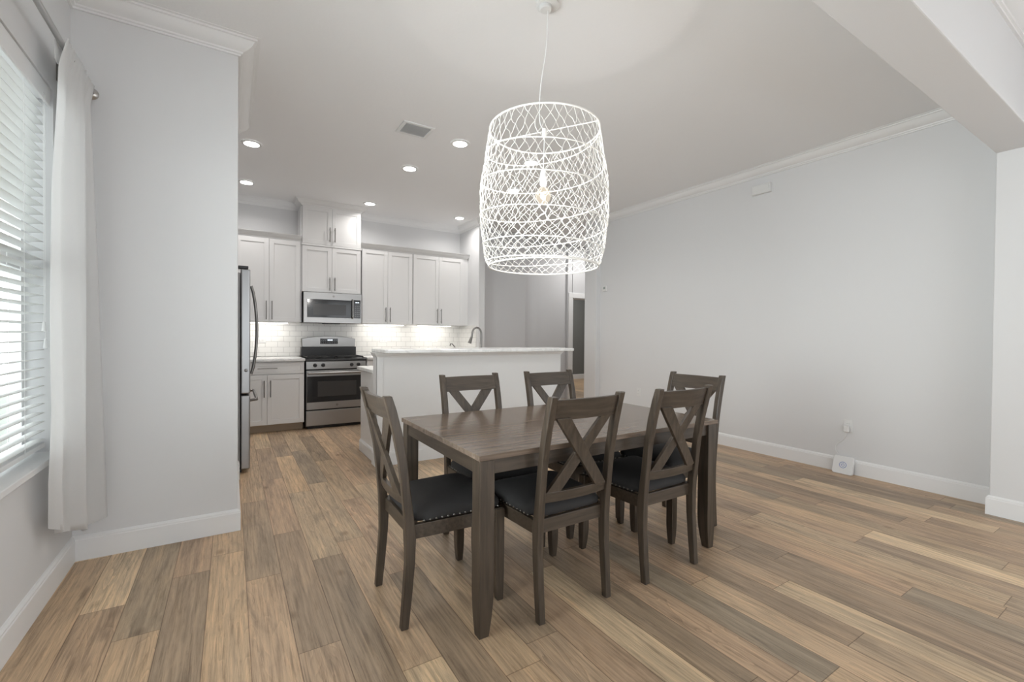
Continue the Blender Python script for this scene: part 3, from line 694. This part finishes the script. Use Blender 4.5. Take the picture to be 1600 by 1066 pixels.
slab(MB().box(1.165, 3.33, PY1 + 0.003, 5.05, 0.874, 0.910), 'low white stone counter of the peninsula behind the raised bar')
# faucet and soap pump
fa = thing('faucet', 'tall brushed nickel gooseneck faucet behind the bar', 'faucet', (2.56, 4.78, 0.91))
MB().lathe([(0.028, 0.911), (0.028, 0.918), (0.019, 0.925), (0.017, 0.98), (0.001, 0.981)], (2.56, 4.78), 20).build('base', m_nickel, fa, smooth=True)
pts = [(2.56, 4.78, 0.97), (2.56, 4.78, 1.24)]
for k in range(1, 13):
    a = math.pi * k / 12; pts.append((2.56 - 0.062 + 0.062 * math.cos(a), 4.78 + 0.0 * k, 1.275 + 0.076 * math.sin(a)))
MB().tube(pts + [(2.43, 4.78, 1.235)], 0.0115, 12).build('neck', m_nickel, fa, smooth=True)
MB().tube([(2.431, 4.78, 1.24), (2.415, 4.78, 1.20), (2.402, 4.78, 1.165)], [0.0135, 0.019, 0.022], 14).build('spray_head', m_nickel, fa, smooth=True)
MB().tube([(2.575, 4.78, 0.96), (2.64, 4.78, 0.985)], 0.006, 8).build('lever', m_nickel, fa, smooth=True)
sp_ = thing('soap_dispenser', 'small nickel soap pump left of the faucet', 'soap dispenser', (2.19, 4.80, 0.91))
MB().lathe([(0.018, 0.911), (0.016, 0.925), (0.009, 0.93), (0.008, 1.10), (0.001, 1.101)], (2.19, 4.80), 14).build('pump_stem', m_nickel, sp_, smooth=True)
MB().tube([(2.225, 4.80, 1.115), (2.185, 4.80, 1.158), (2.170, 4.80, 1.160), (2.160, 4.80, 1.135)], 0.0065, 8).build('spout', m_nickel, sp_, smooth=True)
MB().box(2.13, 2.16, 4.70, 4.73, 0.911, 0.95).build('collar', m_nickel, sp_) if False else None

# ------------------------------------------------------------------ dining table
tb = thing('dining_table', 'rectangular dark grey-brown wooden dining table under the pendant', 'table', (1.656, 2.097, 0))
TX0, TX1, TY0, TY1 = 0.853, 2.460, 1.601, 2.583
MB().box(TX0, TX1, TY0, TY1, 0.742, 0.766).build('tabletop', m_top, tb, 0.002)
MB().box(TX0 + 0.06, TX1 - 0.06, TY0 + 0.022, TY0 + 0.045, 0.676, 0.7395).build('apron', m_wx, tb, 0.002)
MB().box(TX0 + 0.06, TX1 - 0.06, TY1 - 0.045, TY1 - 0.022, 0.676, 0.7395).build('apron', m_wx, tb, 0.002)
MB().box(TX0 + 0.016, TX0 + 0.039, TY0 + 0.06, TY1 - 0.06, 0.676, 0.7395).build('apron', m_wy, tb, 0.002)
MB().box(TX1 - 0.039, TX1 - 0.016, TY0 + 0.06, TY1 - 0.06, 0.676, 0.7395).build('apron', m_wy, tb, 0.002)
def taper_leg(x0, x1, y0, y1, ztop, cut, ix, iy, knee=0.20):
    """square leg; its inner faces (ix, iy give the inner side) curve in towards the foot"""
    rings = []
    for k in range(9):
        z = ztop if k == 8 else knee * k / 7.0
        q = max(0, 1 - z / knee) ** 1.8 * cut if k < 8 else 0
        a, b, c, d = x0, x1, y0, y1
        if ix > 0: b -= q; a += q * 0.25
        else: a += q; b -= q * 0.25
        if iy > 0: d -= q; c += q * 0.25
        else: c += q; d -= q * 0.25
        rings.append([(a, c, z), (b, c, z), (b, d, z), (a, d, z)])
    return MB().loft(rings)
LS = 0.070
for sx in (0, 1):
    for sy in (0, 1):
        xa = TX0 + 0.008 if sx == 0 else TX1 - 0.008 - LS; ya = TY0 + 0.008 if sy == 0 else TY1 - 0.008 - LS
        taper_leg(xa, xa + LS, ya, ya + LS, 0.7395, 0.020, 1 if sx == 0 else -1, 1 if sy == 0 else -1).build('leg', m_wz, tb, 0.003)

# ------------------------------------------------------------------ dining chairs
REAR = [(0.0, 0.0), (0.14, 0.010), (0.278, 0.019), (0.391, 0.018), (0.465, 0.014), (0.59, 0.002), (0.713, -0.012), (0.838, -0.037), (0.94, -0.062), (1.0, -0.078)]
FRNT = [(0.0, 0.033), (0.14, 0.048), (0.278, 0.060), (0.391, 0.064), (0.465, 0.055), (0.59, 0.038), (0.713, 0.024), (0.838, 0.002), (0.94, -0.024), (1.0, -0.044)]
def interp(tab, z):
    for (z0, a), (z1, b) in zip(tab, tab[1:]):
        if z0 <= z <= z1: return a + (b - a) * (z - z0) / (z1 - z0)
    return tab[-1][1]
def chair(label):
    U0 = -0.245
    c = thing('dining_chair', label, 'chair', (0, 0, 0), 0, 'six matching dining chairs')
    xo, xi = 0.213, 0.180
    for s in (-1, 1):
        poly = [(U0 + d, z) for z, d in REAR] + [(U0 + d, z) for z, d in reversed(FRNT)]
        MB().prism(poly, 'x', s * xi, s * xo).build('back_post', m_wz, c, 0.004, local=True)
    def by(z, x=0):   # centre of the back at height z, bowed backwards between the posts
        return U0 + (interp(REAR, z) + interp(FRNT, z)) / 2 - 0.016 * (1 - (x / xi) ** 2) + 0.004
    def rail(z0, z1, th, name):
        rings = []
        for k in range(13):
            x = -xi + 2 * xi * k / 12
            rings.append([(x, by(z0, x) - th / 2, z0), (x, by(z0, x) + th / 2, z0), (x, by(z1, x) + th / 2, z1), (x, by(z1, x) - th / 2, z1)])
        MB().loft(rings).build(name, m_wx, c, 0.002, local=True)
    rail(0.893, 0.985, 0.021, 'top_rail'); rail(0.520, 0.566, 0.021, 'lower_rail')
    for s in (-1, 1):
        rings = []; th = 0.019; off = 0.0 if s > 0 else -0.011
        xa, za, xb, zb_ = -s * 0.136, 0.562, s * 0.132, 0.902
        w2 = 0.0355
        for k in range(15):
            t = k / 14; x = xa + (xb - xa) * t; z = za + (zb_ - za) * t
            xl, xr_ = x - w2, x + w2
            xl = max(-xi, xl); xr_ = min(xi, xr_)
            rings.append([(xl, by(z, xl) - th / 2 + off, z), (xr_, by(z, xr_) - th / 2 + off, z), (xr_, by(z, xr_) + th / 2 + off, z), (xl, by(z, xl) + th / 2 + off, z)])
        MB().loft(rings).build('cross_slat', m_wz, c, 0.0015, local=True)
    # seat frame: narrower at the back
    yb, yf = U0 + 0.045, 0.245
    wb, wf = 0.205, 0.228
    f = MB()
    t = 0.022
    f.prism([(-wb, yb), (wb, yb), (wb, yb + t), (-wb, yb + t)], 'z', 0.378, 0.440)
    f.prism([(-wf, yf - t - 0.006), (wf, yf - t - 0.006), (wf, yf - 0.006), (-wf, yf - 0.006)], 'z', 0.378, 0.440)
    for s in (-1, 1): f.prism([(s * (wb + 0.002), yb - 0.01), (s * (wb - t), yb - 0.01), (s * (wf - t), yf - 0.01), (s * (wf + 0.002), yf - 0.01)], 'z', 0.378, 0.440)
    f.build('seat_frame', m_wx, c, 0.002, local=True)
    for s in (-1, 1):
        xa, xb = (s * 0.237, s * 0.193) if s > 0 else (-0.237, -0.193)
        lo, hi = min(xa, xb), max(xa, xb)
        taper_leg(lo, hi, 0.201, 0.246, 0.378 + 0.06, 0.012, -1 if s > 0 else 1, -1, 0.14).build('leg', m_wz, c, 0.002, local=True)
    # cushion
    N = 22; rings = []
    def outline(k, inset):
        a = 2 * math.pi * k / 64; ca, sa = math.cos(a), math.sin(a); e = 0.22
        u = math.copysign(abs(ca) ** e, ca); v = math.copysign(abs(sa) ** e, sa)
        y0_, y1_ = yb + 0.008, yf - 0.002
        y = (y0_ + y1_) / 2 + v * ((y1_ - y0_) / 2 - inset)
        tt = (y - yb) / (yf - yb); wdt = wb + (wf - wb) * tt + 0.004 - inset
        if y < yb + 0.06: wdt = min(wdt, 0.2 - inset)
        return u * wdt, y
    for (ins, z) in ((0.012, 0.441), (0.002, 0.448), (0.0, 0.460), (0.003, 0.474), (0.012, 0.488), (0.03, 0.500), (0.06, 0.511), (0.10, 0.520), (0.14, 0.525), (0.19, 0.527)):
        rings.append([(*outline(k, ins), z) for k in range(64)])
    MB().loft(rings).build('cushion', m_seat, c, smooth=60, local=True)
    nl = MB()
    def dome(x, y, nx, ny):
        nonlocal nl
        p = Vector((x, y, 0.452)); nrm = Vector((nx, ny, 0)); tv = Vector((-ny, nx, 0)); zv = Vector((0, 0, 1)); rr = 0.0052; rg_ = []
        for h, q in ((0.0, 1.0), (0.0025, 0.8), (0.0042, 0.35)):
            rg_.append([p + nrm * (h + 0.0) + (tv * math.cos(a) + zv * math.sin(a)) * rr * q for a in [2 * math.pi * i / 7 for i in range(7)]])
        nl.loft(rg_)
    for s in (-1, 1):
        for k in range(14):
            t_ = (k + 0.7) / 14.3; y = yb + 0.035 + (yf - yb - 0.05) * t_; wd = wb + (wf - wb) * (y - yb) / (yf - yb) + 0.004
            dome(s * wd, y, s, 0)
        nl.build('nailhead_trim', m_nail, c, smooth=80, local=True); nl = MB()
    for k in range(15):
        x = -wf + 0.02 + (2 * wf - 0.04) * k / 14; dome(x, yf - 0.001, 0, 1)
    nl.build('nailhead_trim', m_nail, c, smooth=80, local=True)
    return c
ch = chair('wooden dining chair at the left end of the table, back to the window')
ch.location = (0.610 + 0.245, 2.045, 0); ch.rotation_euler = (0, 0, R_(-90))
dup(ch, (1.342, 1.557 + 0.245, 0), 0, 'front dining chair nearest the viewer, back turned, left of its neighbour on that side')
dup(ch, (1.985, 1.537 + 0.245, 0), 0, 'front dining chair with its back to the viewer, beside the near right table corner')
dup(ch, (1.349, 2.622 - 0.245, 0), R_(180), 'dining chair on the far side, in front of the middle of the bar')
dup(ch, (2.005, 2.622 - 0.245, 0), R_(180), 'dining chair on the far side, in front of the right end of the bar')
dup(ch, (2.745 - 0.245, 1.995, 0), R_(90), 'dining chair at the right end of the table, nearest the long right wall')

# ------------------------------------------------------------------ pendant lamp
LX, LY = 1.472, 2.026
pl = thing('pendant_lamp', 'large white woven rope net drum pendant with one bulb over the table', 'lamp', (LX, LY, 1.63))
CX, CY = 1.482, 2.019
MB().lathe([(0.062, ZC), (0.062, 3.083), (0.058, 3.080), (0.001, 3.080)], (CX, CY), 32).build('ceiling_plate', m_wplastic, pl, smooth=True)
MB().lathe([(0.034, 3.080), (0.034, 3.062), (0.030, 3.058), (0.001, 3.057)], (CX - 0.01, CY + 0.006), 32).build('canopy', m_wplastic, pl, smooth=True)
RV = Vector((0.806, -0.592, 0)); FV = Vector((0.592, 0.806, 0))
def lp(dx, z): return Vector((LX, LY, z)) + RV * dx
cordpts = [(0.014, 3.057), (0.011, 2.98), (0.009, 2.92), (0.008, 2.88), (0.000, 2.80), (-0.013, 2.72), (-0.024, 2.63), (-0.028, 2.55), (-0.029, 2.49), (-0.024, 2.44), (-0.012, 2.41), (-0.002, 2.40)]
sm_pts = []
for i in range(len(cordpts) - 1):
    for k in range(4):
        p0 = cordpts[max(i - 1, 0)]; p1 = cordpts[i]; p2 = cordpts[i + 1]; p3 = cordpts[min(i + 2, len(cordpts) - 1)]; t = k / 4
        f_ = lambda a, b, c_, d: 0.5 * ((2 * b) + (-a + c_) * t + (2 * a - 5 * b + 4 * c_ - d) * t * t + (-a + 3 * b - 3 * c_ + d) * t ** 3)
        sm_pts.append(lp(f_(p0[0], p1[0], p2[0], p3[0]), f_(p0[1], p1[1], p2[1], p3[1])))
MB().tube(sm_pts + [lp(-0.002, 2.40), lp(0.0, 2.36), lp(-0.004, 2.17)], 0.0026, 8).build('cord', m_wire, pl, smooth=True)
PR = [(1.640, 0.302), (1.665, 0.318), (1.70, 0.326), (1.745, 0.334), (1.80, 0.342), (1.876, 0.350), (1.96, 0.355), (2.06, 0.353), (2.14, 0.343), (2.225, 0.330), (2.31, 0.318), (2.36, 0.308), (2.395, 0.303)]
def rad(z): return interp(PR, min(max(z, 1.64), 2.395))
def ring(zc, tf, tr, r0=0.0034, name='shade_ring'):
    pts = []
    for k in range(72):
        a = 2 * math.pi * k / 72
        z = zc - tf * math.cos(a) + tr * math.sin(a)   # cos: away from the viewer side, sin: right side
        z = min(max(z, 1.641), 2.394); r = rad(z) + 0.001
        d = FV * math.cos(a) * r + RV * math.sin(a) * r
        pts.append((LX + d.x, LY + d.y, z))
    MB().tube(pts, r0, 6, closed=True).build(name, m_rope, pl, smooth=80)
ring(2.395, 0, 0, 0.0045, 'top_hoop'); ring(1.640, 0, 0, 0.0045, 'bottom_hoop')
COIL = [2.39, 2.335, 2.262, 2.215, 2.195, 2.165, 2.107, 2.050, 2.025, 1.990, 1.926, 1.885, 1.862, 1.830, 1.766, 1.740, 1.722, 1.700, 1.668, 1.650, 1.641]
cpts = []
for k in range(20 * 16 + 1):
    t = k / 16; i0 = min(int(t), 19); fz = t - i0; z = COIL[i0] + (COIL[i0 + 1] - COIL[i0]) * fz
    a = math.pi / 2 * t            # starts at the right side, goes round the far side
    d = (RV * math.cos(a) + FV * math.sin(a)) * (rad(z) + 0.001); cpts.append((LX + d.x, LY + d.y, z))
MB().tube(cpts, 0.0032, 6).build('shade_coil', m_rope, pl, smooth=80)
# net of knotted rope
net = MB(); random.seed(11); NK = 40
zs = [2.395]; st = 0.050
while zs[-1] > 1.64 + 0.012:
    f_ = (zs[-1] - 1.64) / 0.755; zs.append(max(1.64, zs[-1] - (0.020 + 0.030 * f_)))
zs[-1] = 1.64
knots = []
for j, z in enumerate(zs):
    row = []
    for k in range(NK):
        a = 2 * math.pi * (k + 0.5 * (j % 2) + random.uniform(-0.16, 0.16)) / NK
        zz_ = z if j in (0, len(zs) - 1) else z + random.uniform(-0.006, 0.006)
        r = rad(zz_) + (0.004 * math.sin(a * 5 + j) if 0 < j < len(zs) - 1 else 0)
        row.append(Vector((LX + r * math.cos(a), LY + r * math.sin(a), zz_)))
    knots.append(row)
def strand(p, q):
    d = (q - p); mid = (p + q) / 2; c = Vector((LX, LY, mid.z)); n_ = (mid - c).normalized(); side = d.cross(n_).normalized()
    b = random.uniform(-0.12, 0.12) * d.length; mid2 = c + n_ * rad(mid.z) + side * b
    net.tube([p, mid2, q], 0.00135, 3)
for j in range(len(zs) - 1):
    for k in range(NK):
        p = knots[j][k]
        if j % 2 == 0: q1, q2 = knots[j + 1][k], knots[j + 1][(k - 1) % NK]
        else: q1, q2 = knots[j + 1][k], knots[j + 1][(k + 1) % NK]
        strand(p, q1); strand(p, q2)
for j in range(1, len(zs) - 1):
    for k in range(NK):
        p = knots[j][k]; net.add([p + Vector(v) * 0.0028 for v in ((1, 0, 0), (-1, 0, 0), (0, 1, 0), (0, -1, 0), (0, 0, 1), (0, 0, -1))], [(0, 2, 4), (2, 1, 4), (1, 3, 4), (3, 0, 4), (2, 0, 5), (1, 2, 5), (3, 1, 5), (0, 3, 5)])
net.build('shade_net', m_rope, pl)
dirb = RV * 0.93 - FV * 0.36; dirb.normalize()
MB().tube([Vector((LX, LY, 2.392)) - dirb * 0.300, Vector((LX, LY, 2.392)) + dirb * 0.300], 0.0028, 8).build('cross_bar', m_rope, pl, smooth=True)
MB().lathe([(0.001, 2.408), (0.013, 2.405), (0.014, 2.38), (0.011, 2.362), (0.001, 2.36)], (LX, LY), 16).build('hub', m_rope, pl, smooth=True)
sk = lp(-0.004, 0)
MB().lathe([(0.001, 2.185), (0.012, 2.18), (0.018, 2.16), (0.019, 2.10), (0.015, 2.093), (0.001, 2.092)], (sk.x, sk.y), 18).build('socket', m_wplastic, pl, smooth=True)
blb = MB().lathe([(0.014, 2.094), (0.015, 2.085), (0.028, 2.072), (0.040, 2.052), (0.043, 2.034), (0.038, 2.012), (0.022, 1.995), (0.002, 1.990)], (sk.x, sk.y), 24).build('bulb', bulb_glass(), pl, smooth=True)
fp = []
for k in range(25):
    a = 2 * math.pi * k / 6; fp.append((sk.x + 0.010 * math.cos(a), sk.y + 0.010 * math.sin(a), 2.055 - 0.034 * (0.5 - 0.5 * math.cos(k / 24 * 2 * math.pi * 2))))
MB().tube(fp, 0.005, 6).build('filament', m_fil, blb)
l = bpy.data.lights.new('bulb_lamp', 'POINT'); l.energy = 22; l.color = (1.0, 0.965, 0.93); l.shadow_soft_size = 0.03
o = bpy.data.objects.new('bulb_lamp', l); COL.objects.link(o); o.parent = pl; o.location = Vector((sk.x, sk.y, 2.035)) - pl.location

# ------------------------------------------------------------------ recessed lights
def can(label, x, y, first=None):
    if first is None:
        c = thing('recessed_light', label, 'light', (x, y, ZC - 0.012), 0, 'round recessed ceiling lights')
        MB().lathe([(0.070, 0.008), (0.092, 0.010), (0.090, 0.003), (0.072, 0.0005), (0.070, 0.002)], (0, 0), 36).build('trim_ring', m_wplastic, c, smooth=True, local=True)
        MB().lathe([(0.001, 0.001), (0.066, 0.002), (0.0705, 0.005), (0.0705, 0.009), (0.001, 0.009)], (0, 0), 36).build('lens', m_lens, c, smooth=True, local=True)
        l = bpy.data.lights.new('downlight_lamp', 'AREA'); l.shape = 'DISK'; l.size = 0.13; l.energy = CANP; l.color = (1.0, 0.97, 0.94); l.spread = R_(150)
        o = bpy.data.objects.new('downlight_lamp', l); COL.objects.link(o); o.parent = c; o.location = (0, 0, -0.004)
        return c
    return dup(first, (x, y, ZC - 0.012), 0, label)
CANP = 5
c1 = can('recessed ceiling light at the left, nearer of the two beside the wall edge', 0.164, 5.026)
can('recessed ceiling light above the refrigerator end, just in front of the left cabinets', 0.154, 6.337, c1)
can('recessed ceiling light right of the air vent, nearest to it', 1.854, 3.919, c1)
can('recessed ceiling light between the air vent and the microwave cabinets', 1.664, 4.808, c1)
can('recessed ceiling light beside the topmost cabinet over the microwave', 1.644, 6.397, c1)
can('recessed ceiling light near the kitchen side wall corner, left of the pendant', 3.022, 6.391, c1)
can('upper of two recessed lights seen through the pendant net', 2.691, 3.936, c1)
can('lower of two recessed lights seen through the pendant net', 3.017, 4.793, c1)

# ceiling vent
vt = thing('ceiling_vent', 'white rectangular air vent grille in the ceiling', 'vent', (1.39, 3.875, ZC - 0.01))
VX0, VX1, VY0, VY1 = 1.250, 1.535, 3.755, 4.005
f = MB()
f.box(VX0, VX1, VY0, VY0 + 0.03, ZC - 0.010, ZC).box(VX0, VX1, VY1 - 0.03, VY1, ZC - 0.010, ZC).box(VX0, VX0 + 0.03, VY0 + 0.03, VY1 - 0.03, ZC - 0.010, ZC).box(VX1 - 0.03, VX1, VY0 + 0.03, VY1 - 0.03, ZC - 0.010, ZC)
f.build('frame', m_wplastic, vt, 0.002)
MB().box(VX0 + 0.03, VX1 - 0.03, VY0 + 0.03, VY1 - 0.03, ZC - 0.0008, ZC - 0.0002).build('duct_shade', m_gap, vt)  # dark sheet painted in place of the shade inside the duct
f = MB(); y = VY0 + 0.037
while y < VY1 - 0.045:
    f.prism([(y + 0.007, ZC - 0.001), (y + 0.009, ZC - 0.001), (y + 0.003, ZC - 0.012), (y + 0.001, ZC - 0.012)], 'x', VX0 + 0.03, VX1 - 0.03); y += 0.0175
f.build('louvers', m_wplastic, vt)

# ------------------------------------------------------------------ small things on the right wall
sn = thing('wall_chime', 'small white box high on the right wall below the crown', 'chime box', (XR, 2.69, 2.82))
MB().box(XR - 0.045, XR, 2.59, 2.79, 2.815, 2.915).build('housing', m_wplastic, sn, 0.006)
MB().box(XR - 0.05, XR - 0.044, 2.605, 2.775, 2.825, 2.905).build('cover', m_wplastic, sn, 0.003)
th = thing('thermostat', 'small white thermostat on the right wall near the hall corner', 'thermostat', (XR, 5.09, 1.97))
MB().box(XR - 0.022, XR, 5.045, 5.135, 1.955, 2.035).build('housing', m_wplastic, th, 0.004)
MB().box(XR - 0.0235, XR - 0.0215, 5.07, 5.11, 1.985, 2.02).build('display', mat('lcd_grey', (0.35, 0.4, 0.38), 0.2), th)
def outlet(label, axis, a, z, wallc, group='white wall outlets'):
    if axis == 'x':
        o = thing('wall_outlet', label, 'outlet', (wallc, a, z), 0, group)
        MB().box(wallc - 0.006, wallc, a - 0.036, a + 0.036, z - 0.058, z + 0.058).build('cover_plate', m_wplastic, o, 0.003)
        for dz in (-0.02, 0.02):
            MB().box(wallc - 0.0085, wallc - 0.005, a - 0.017, a + 0.017, z + dz - 0.014, z + dz + 0.014).build('socket', m_wplastic, o, 0.003)
        f = MB()
        for dz in (-0.02, 0.02):
            for dy in (-0.007, 0.007): f.box(wallc - 0.009, wallc - 0.0083, a + dy - 0.001, a + dy + 0.001, z + dz - 0.004, z + dz + 0.006)
        f.build('slots', m_dot, o)
    else:
        o = thing('wall_outlet', label, 'outlet', (a, wallc, z), 0, group)
        MB().box(a - 0.058, a + 0.058, wallc - 0.006, wallc, z - 0.036, z + 0.036).build('cover_plate', m_wplastic, o, 0.003)
        for dx in (-0.02, 0.02):
            MB().box(a + dx - 0.014, a + dx + 0.014, wallc - 0.0085, wallc - 0.005, z - 0.017, z + 0.017).build('socket', m_wplastic, o, 0.003)
        f = MB()
        for dx in (-0.02, 0.02):
            for dz in (-0.007, 0.007): f.box(a + dx - 0.004, a + dx + 0.006, wallc - 0.009, wallc - 0.0083, z + dz - 0.001, z + dz + 0.001)
        f.build('slots', m_dot, o)
    return o
outlet('white outlet low on the right wall with an adapter plugged into it', 'x', 1.858, 0.442, XR)
outlet('white outlet low on the right wall behind the table, nothing plugged in', 'x', 4.396, 0.475, XR)
outlet('white outlet on the backsplash left of the range', 'y', 0.347, 1.165, YK - 0.009)
outlet('white outlet on the backsplash just right of the range', 'y', 2.025, 1.168, YK - 0.009)
outlet('white outlet on the backsplash near the kitchen side wall', 'y', 2.87, 1.170, YK - 0.009)
pa = thing('power_adapter', 'white power adapter plugged into the right wall with its cord', 'power adapter', (XR - 0.03, 1.862, 0.40))
MB().box(XR - 0.045, XR - 0.009, 1.842, 1.886, 0.385, 0.445).build('plug_body', m_wplastic, pa, 0.008, seg=4)
MB().tube([(XR - 0.028, 1.866, 0.387), (XR - 0.026, 1.868, 0.355), (XR - 0.018, 1.878, 0.325), (XR - 0.012, 1.90, 0.298), (XR - 0.010, 1.935, 0.270), (XR - 0.012, 1.955, 0.240), (XR - 0.020, 1.95, 0.200), (XR - 0.024, 1.93, 0.170)], 0.0026, 8).build('cord', m_wire, pa, smooth=True)
# router leaning on the baseboard
rtb = thing('wifi_router', 'white square router with a blue ring leaning on the right baseboard', 'router', (XR - 0.085, 1.875, 0.001), 0)
def rbox(w_, h_, d_, r, name, mt, par, zoff=0, yoff=0, bev=0.006):
    poly = []
    for cx, cy, a0 in ((w_ / 2 - r, h_ - r, 0), (-w_ / 2 + r, h_ - r, 90), (-w_ / 2 + r, r, 180), (w_ / 2 - r, r, 270)):
        for k in range(7): a = R_(a0 + k * 15); poly.append((cx + r * math.cos(a), cy + r * math.sin(a)))
    return MB().prism(poly, 'x', 0, d_).build(name, mt, par, bev, seg=3, local=True)
rs = rbox(0.165, 0.165, 0.028, 0.02, 'shell', m_wplastic, rtb)
rr_ = MB()
def ringx(mb, r0, r1, cy, cz, x0, x1, a0=0, a1=360, n=32):
    rgs = []
    for k in range(n + 1):
        a = R_(a0 + (a1 - a0) * k / n); c_, s_ = math.cos(a), math.sin(a)
        rgs.append([(x0, cy + r0 * c_, cz + r0 * s_), (x0, cy + r1 * c_, cz + r1 * s_), (x1, cy + r1 * c_, cz + r1 * s_), (x1, cy + r0 * c_, cz + r0 * s_)])
    mb.loft(rgs)
ringx(rr_, 0.0245, 0.029, 0, 0.083, -0.0012, 0.001); ringx(rr_, 0.011, 0.0145, 0, 0.083, -0.0012, 0.001, 125, 415); rr_.box(-0.0012, 0.001, -0.002, 0.002, 0.083, 0.102)
rr_.build('ring_mark', m_blue, rtb, local=True)
rtb.rotation_euler = (0, R_(18), R_(2))
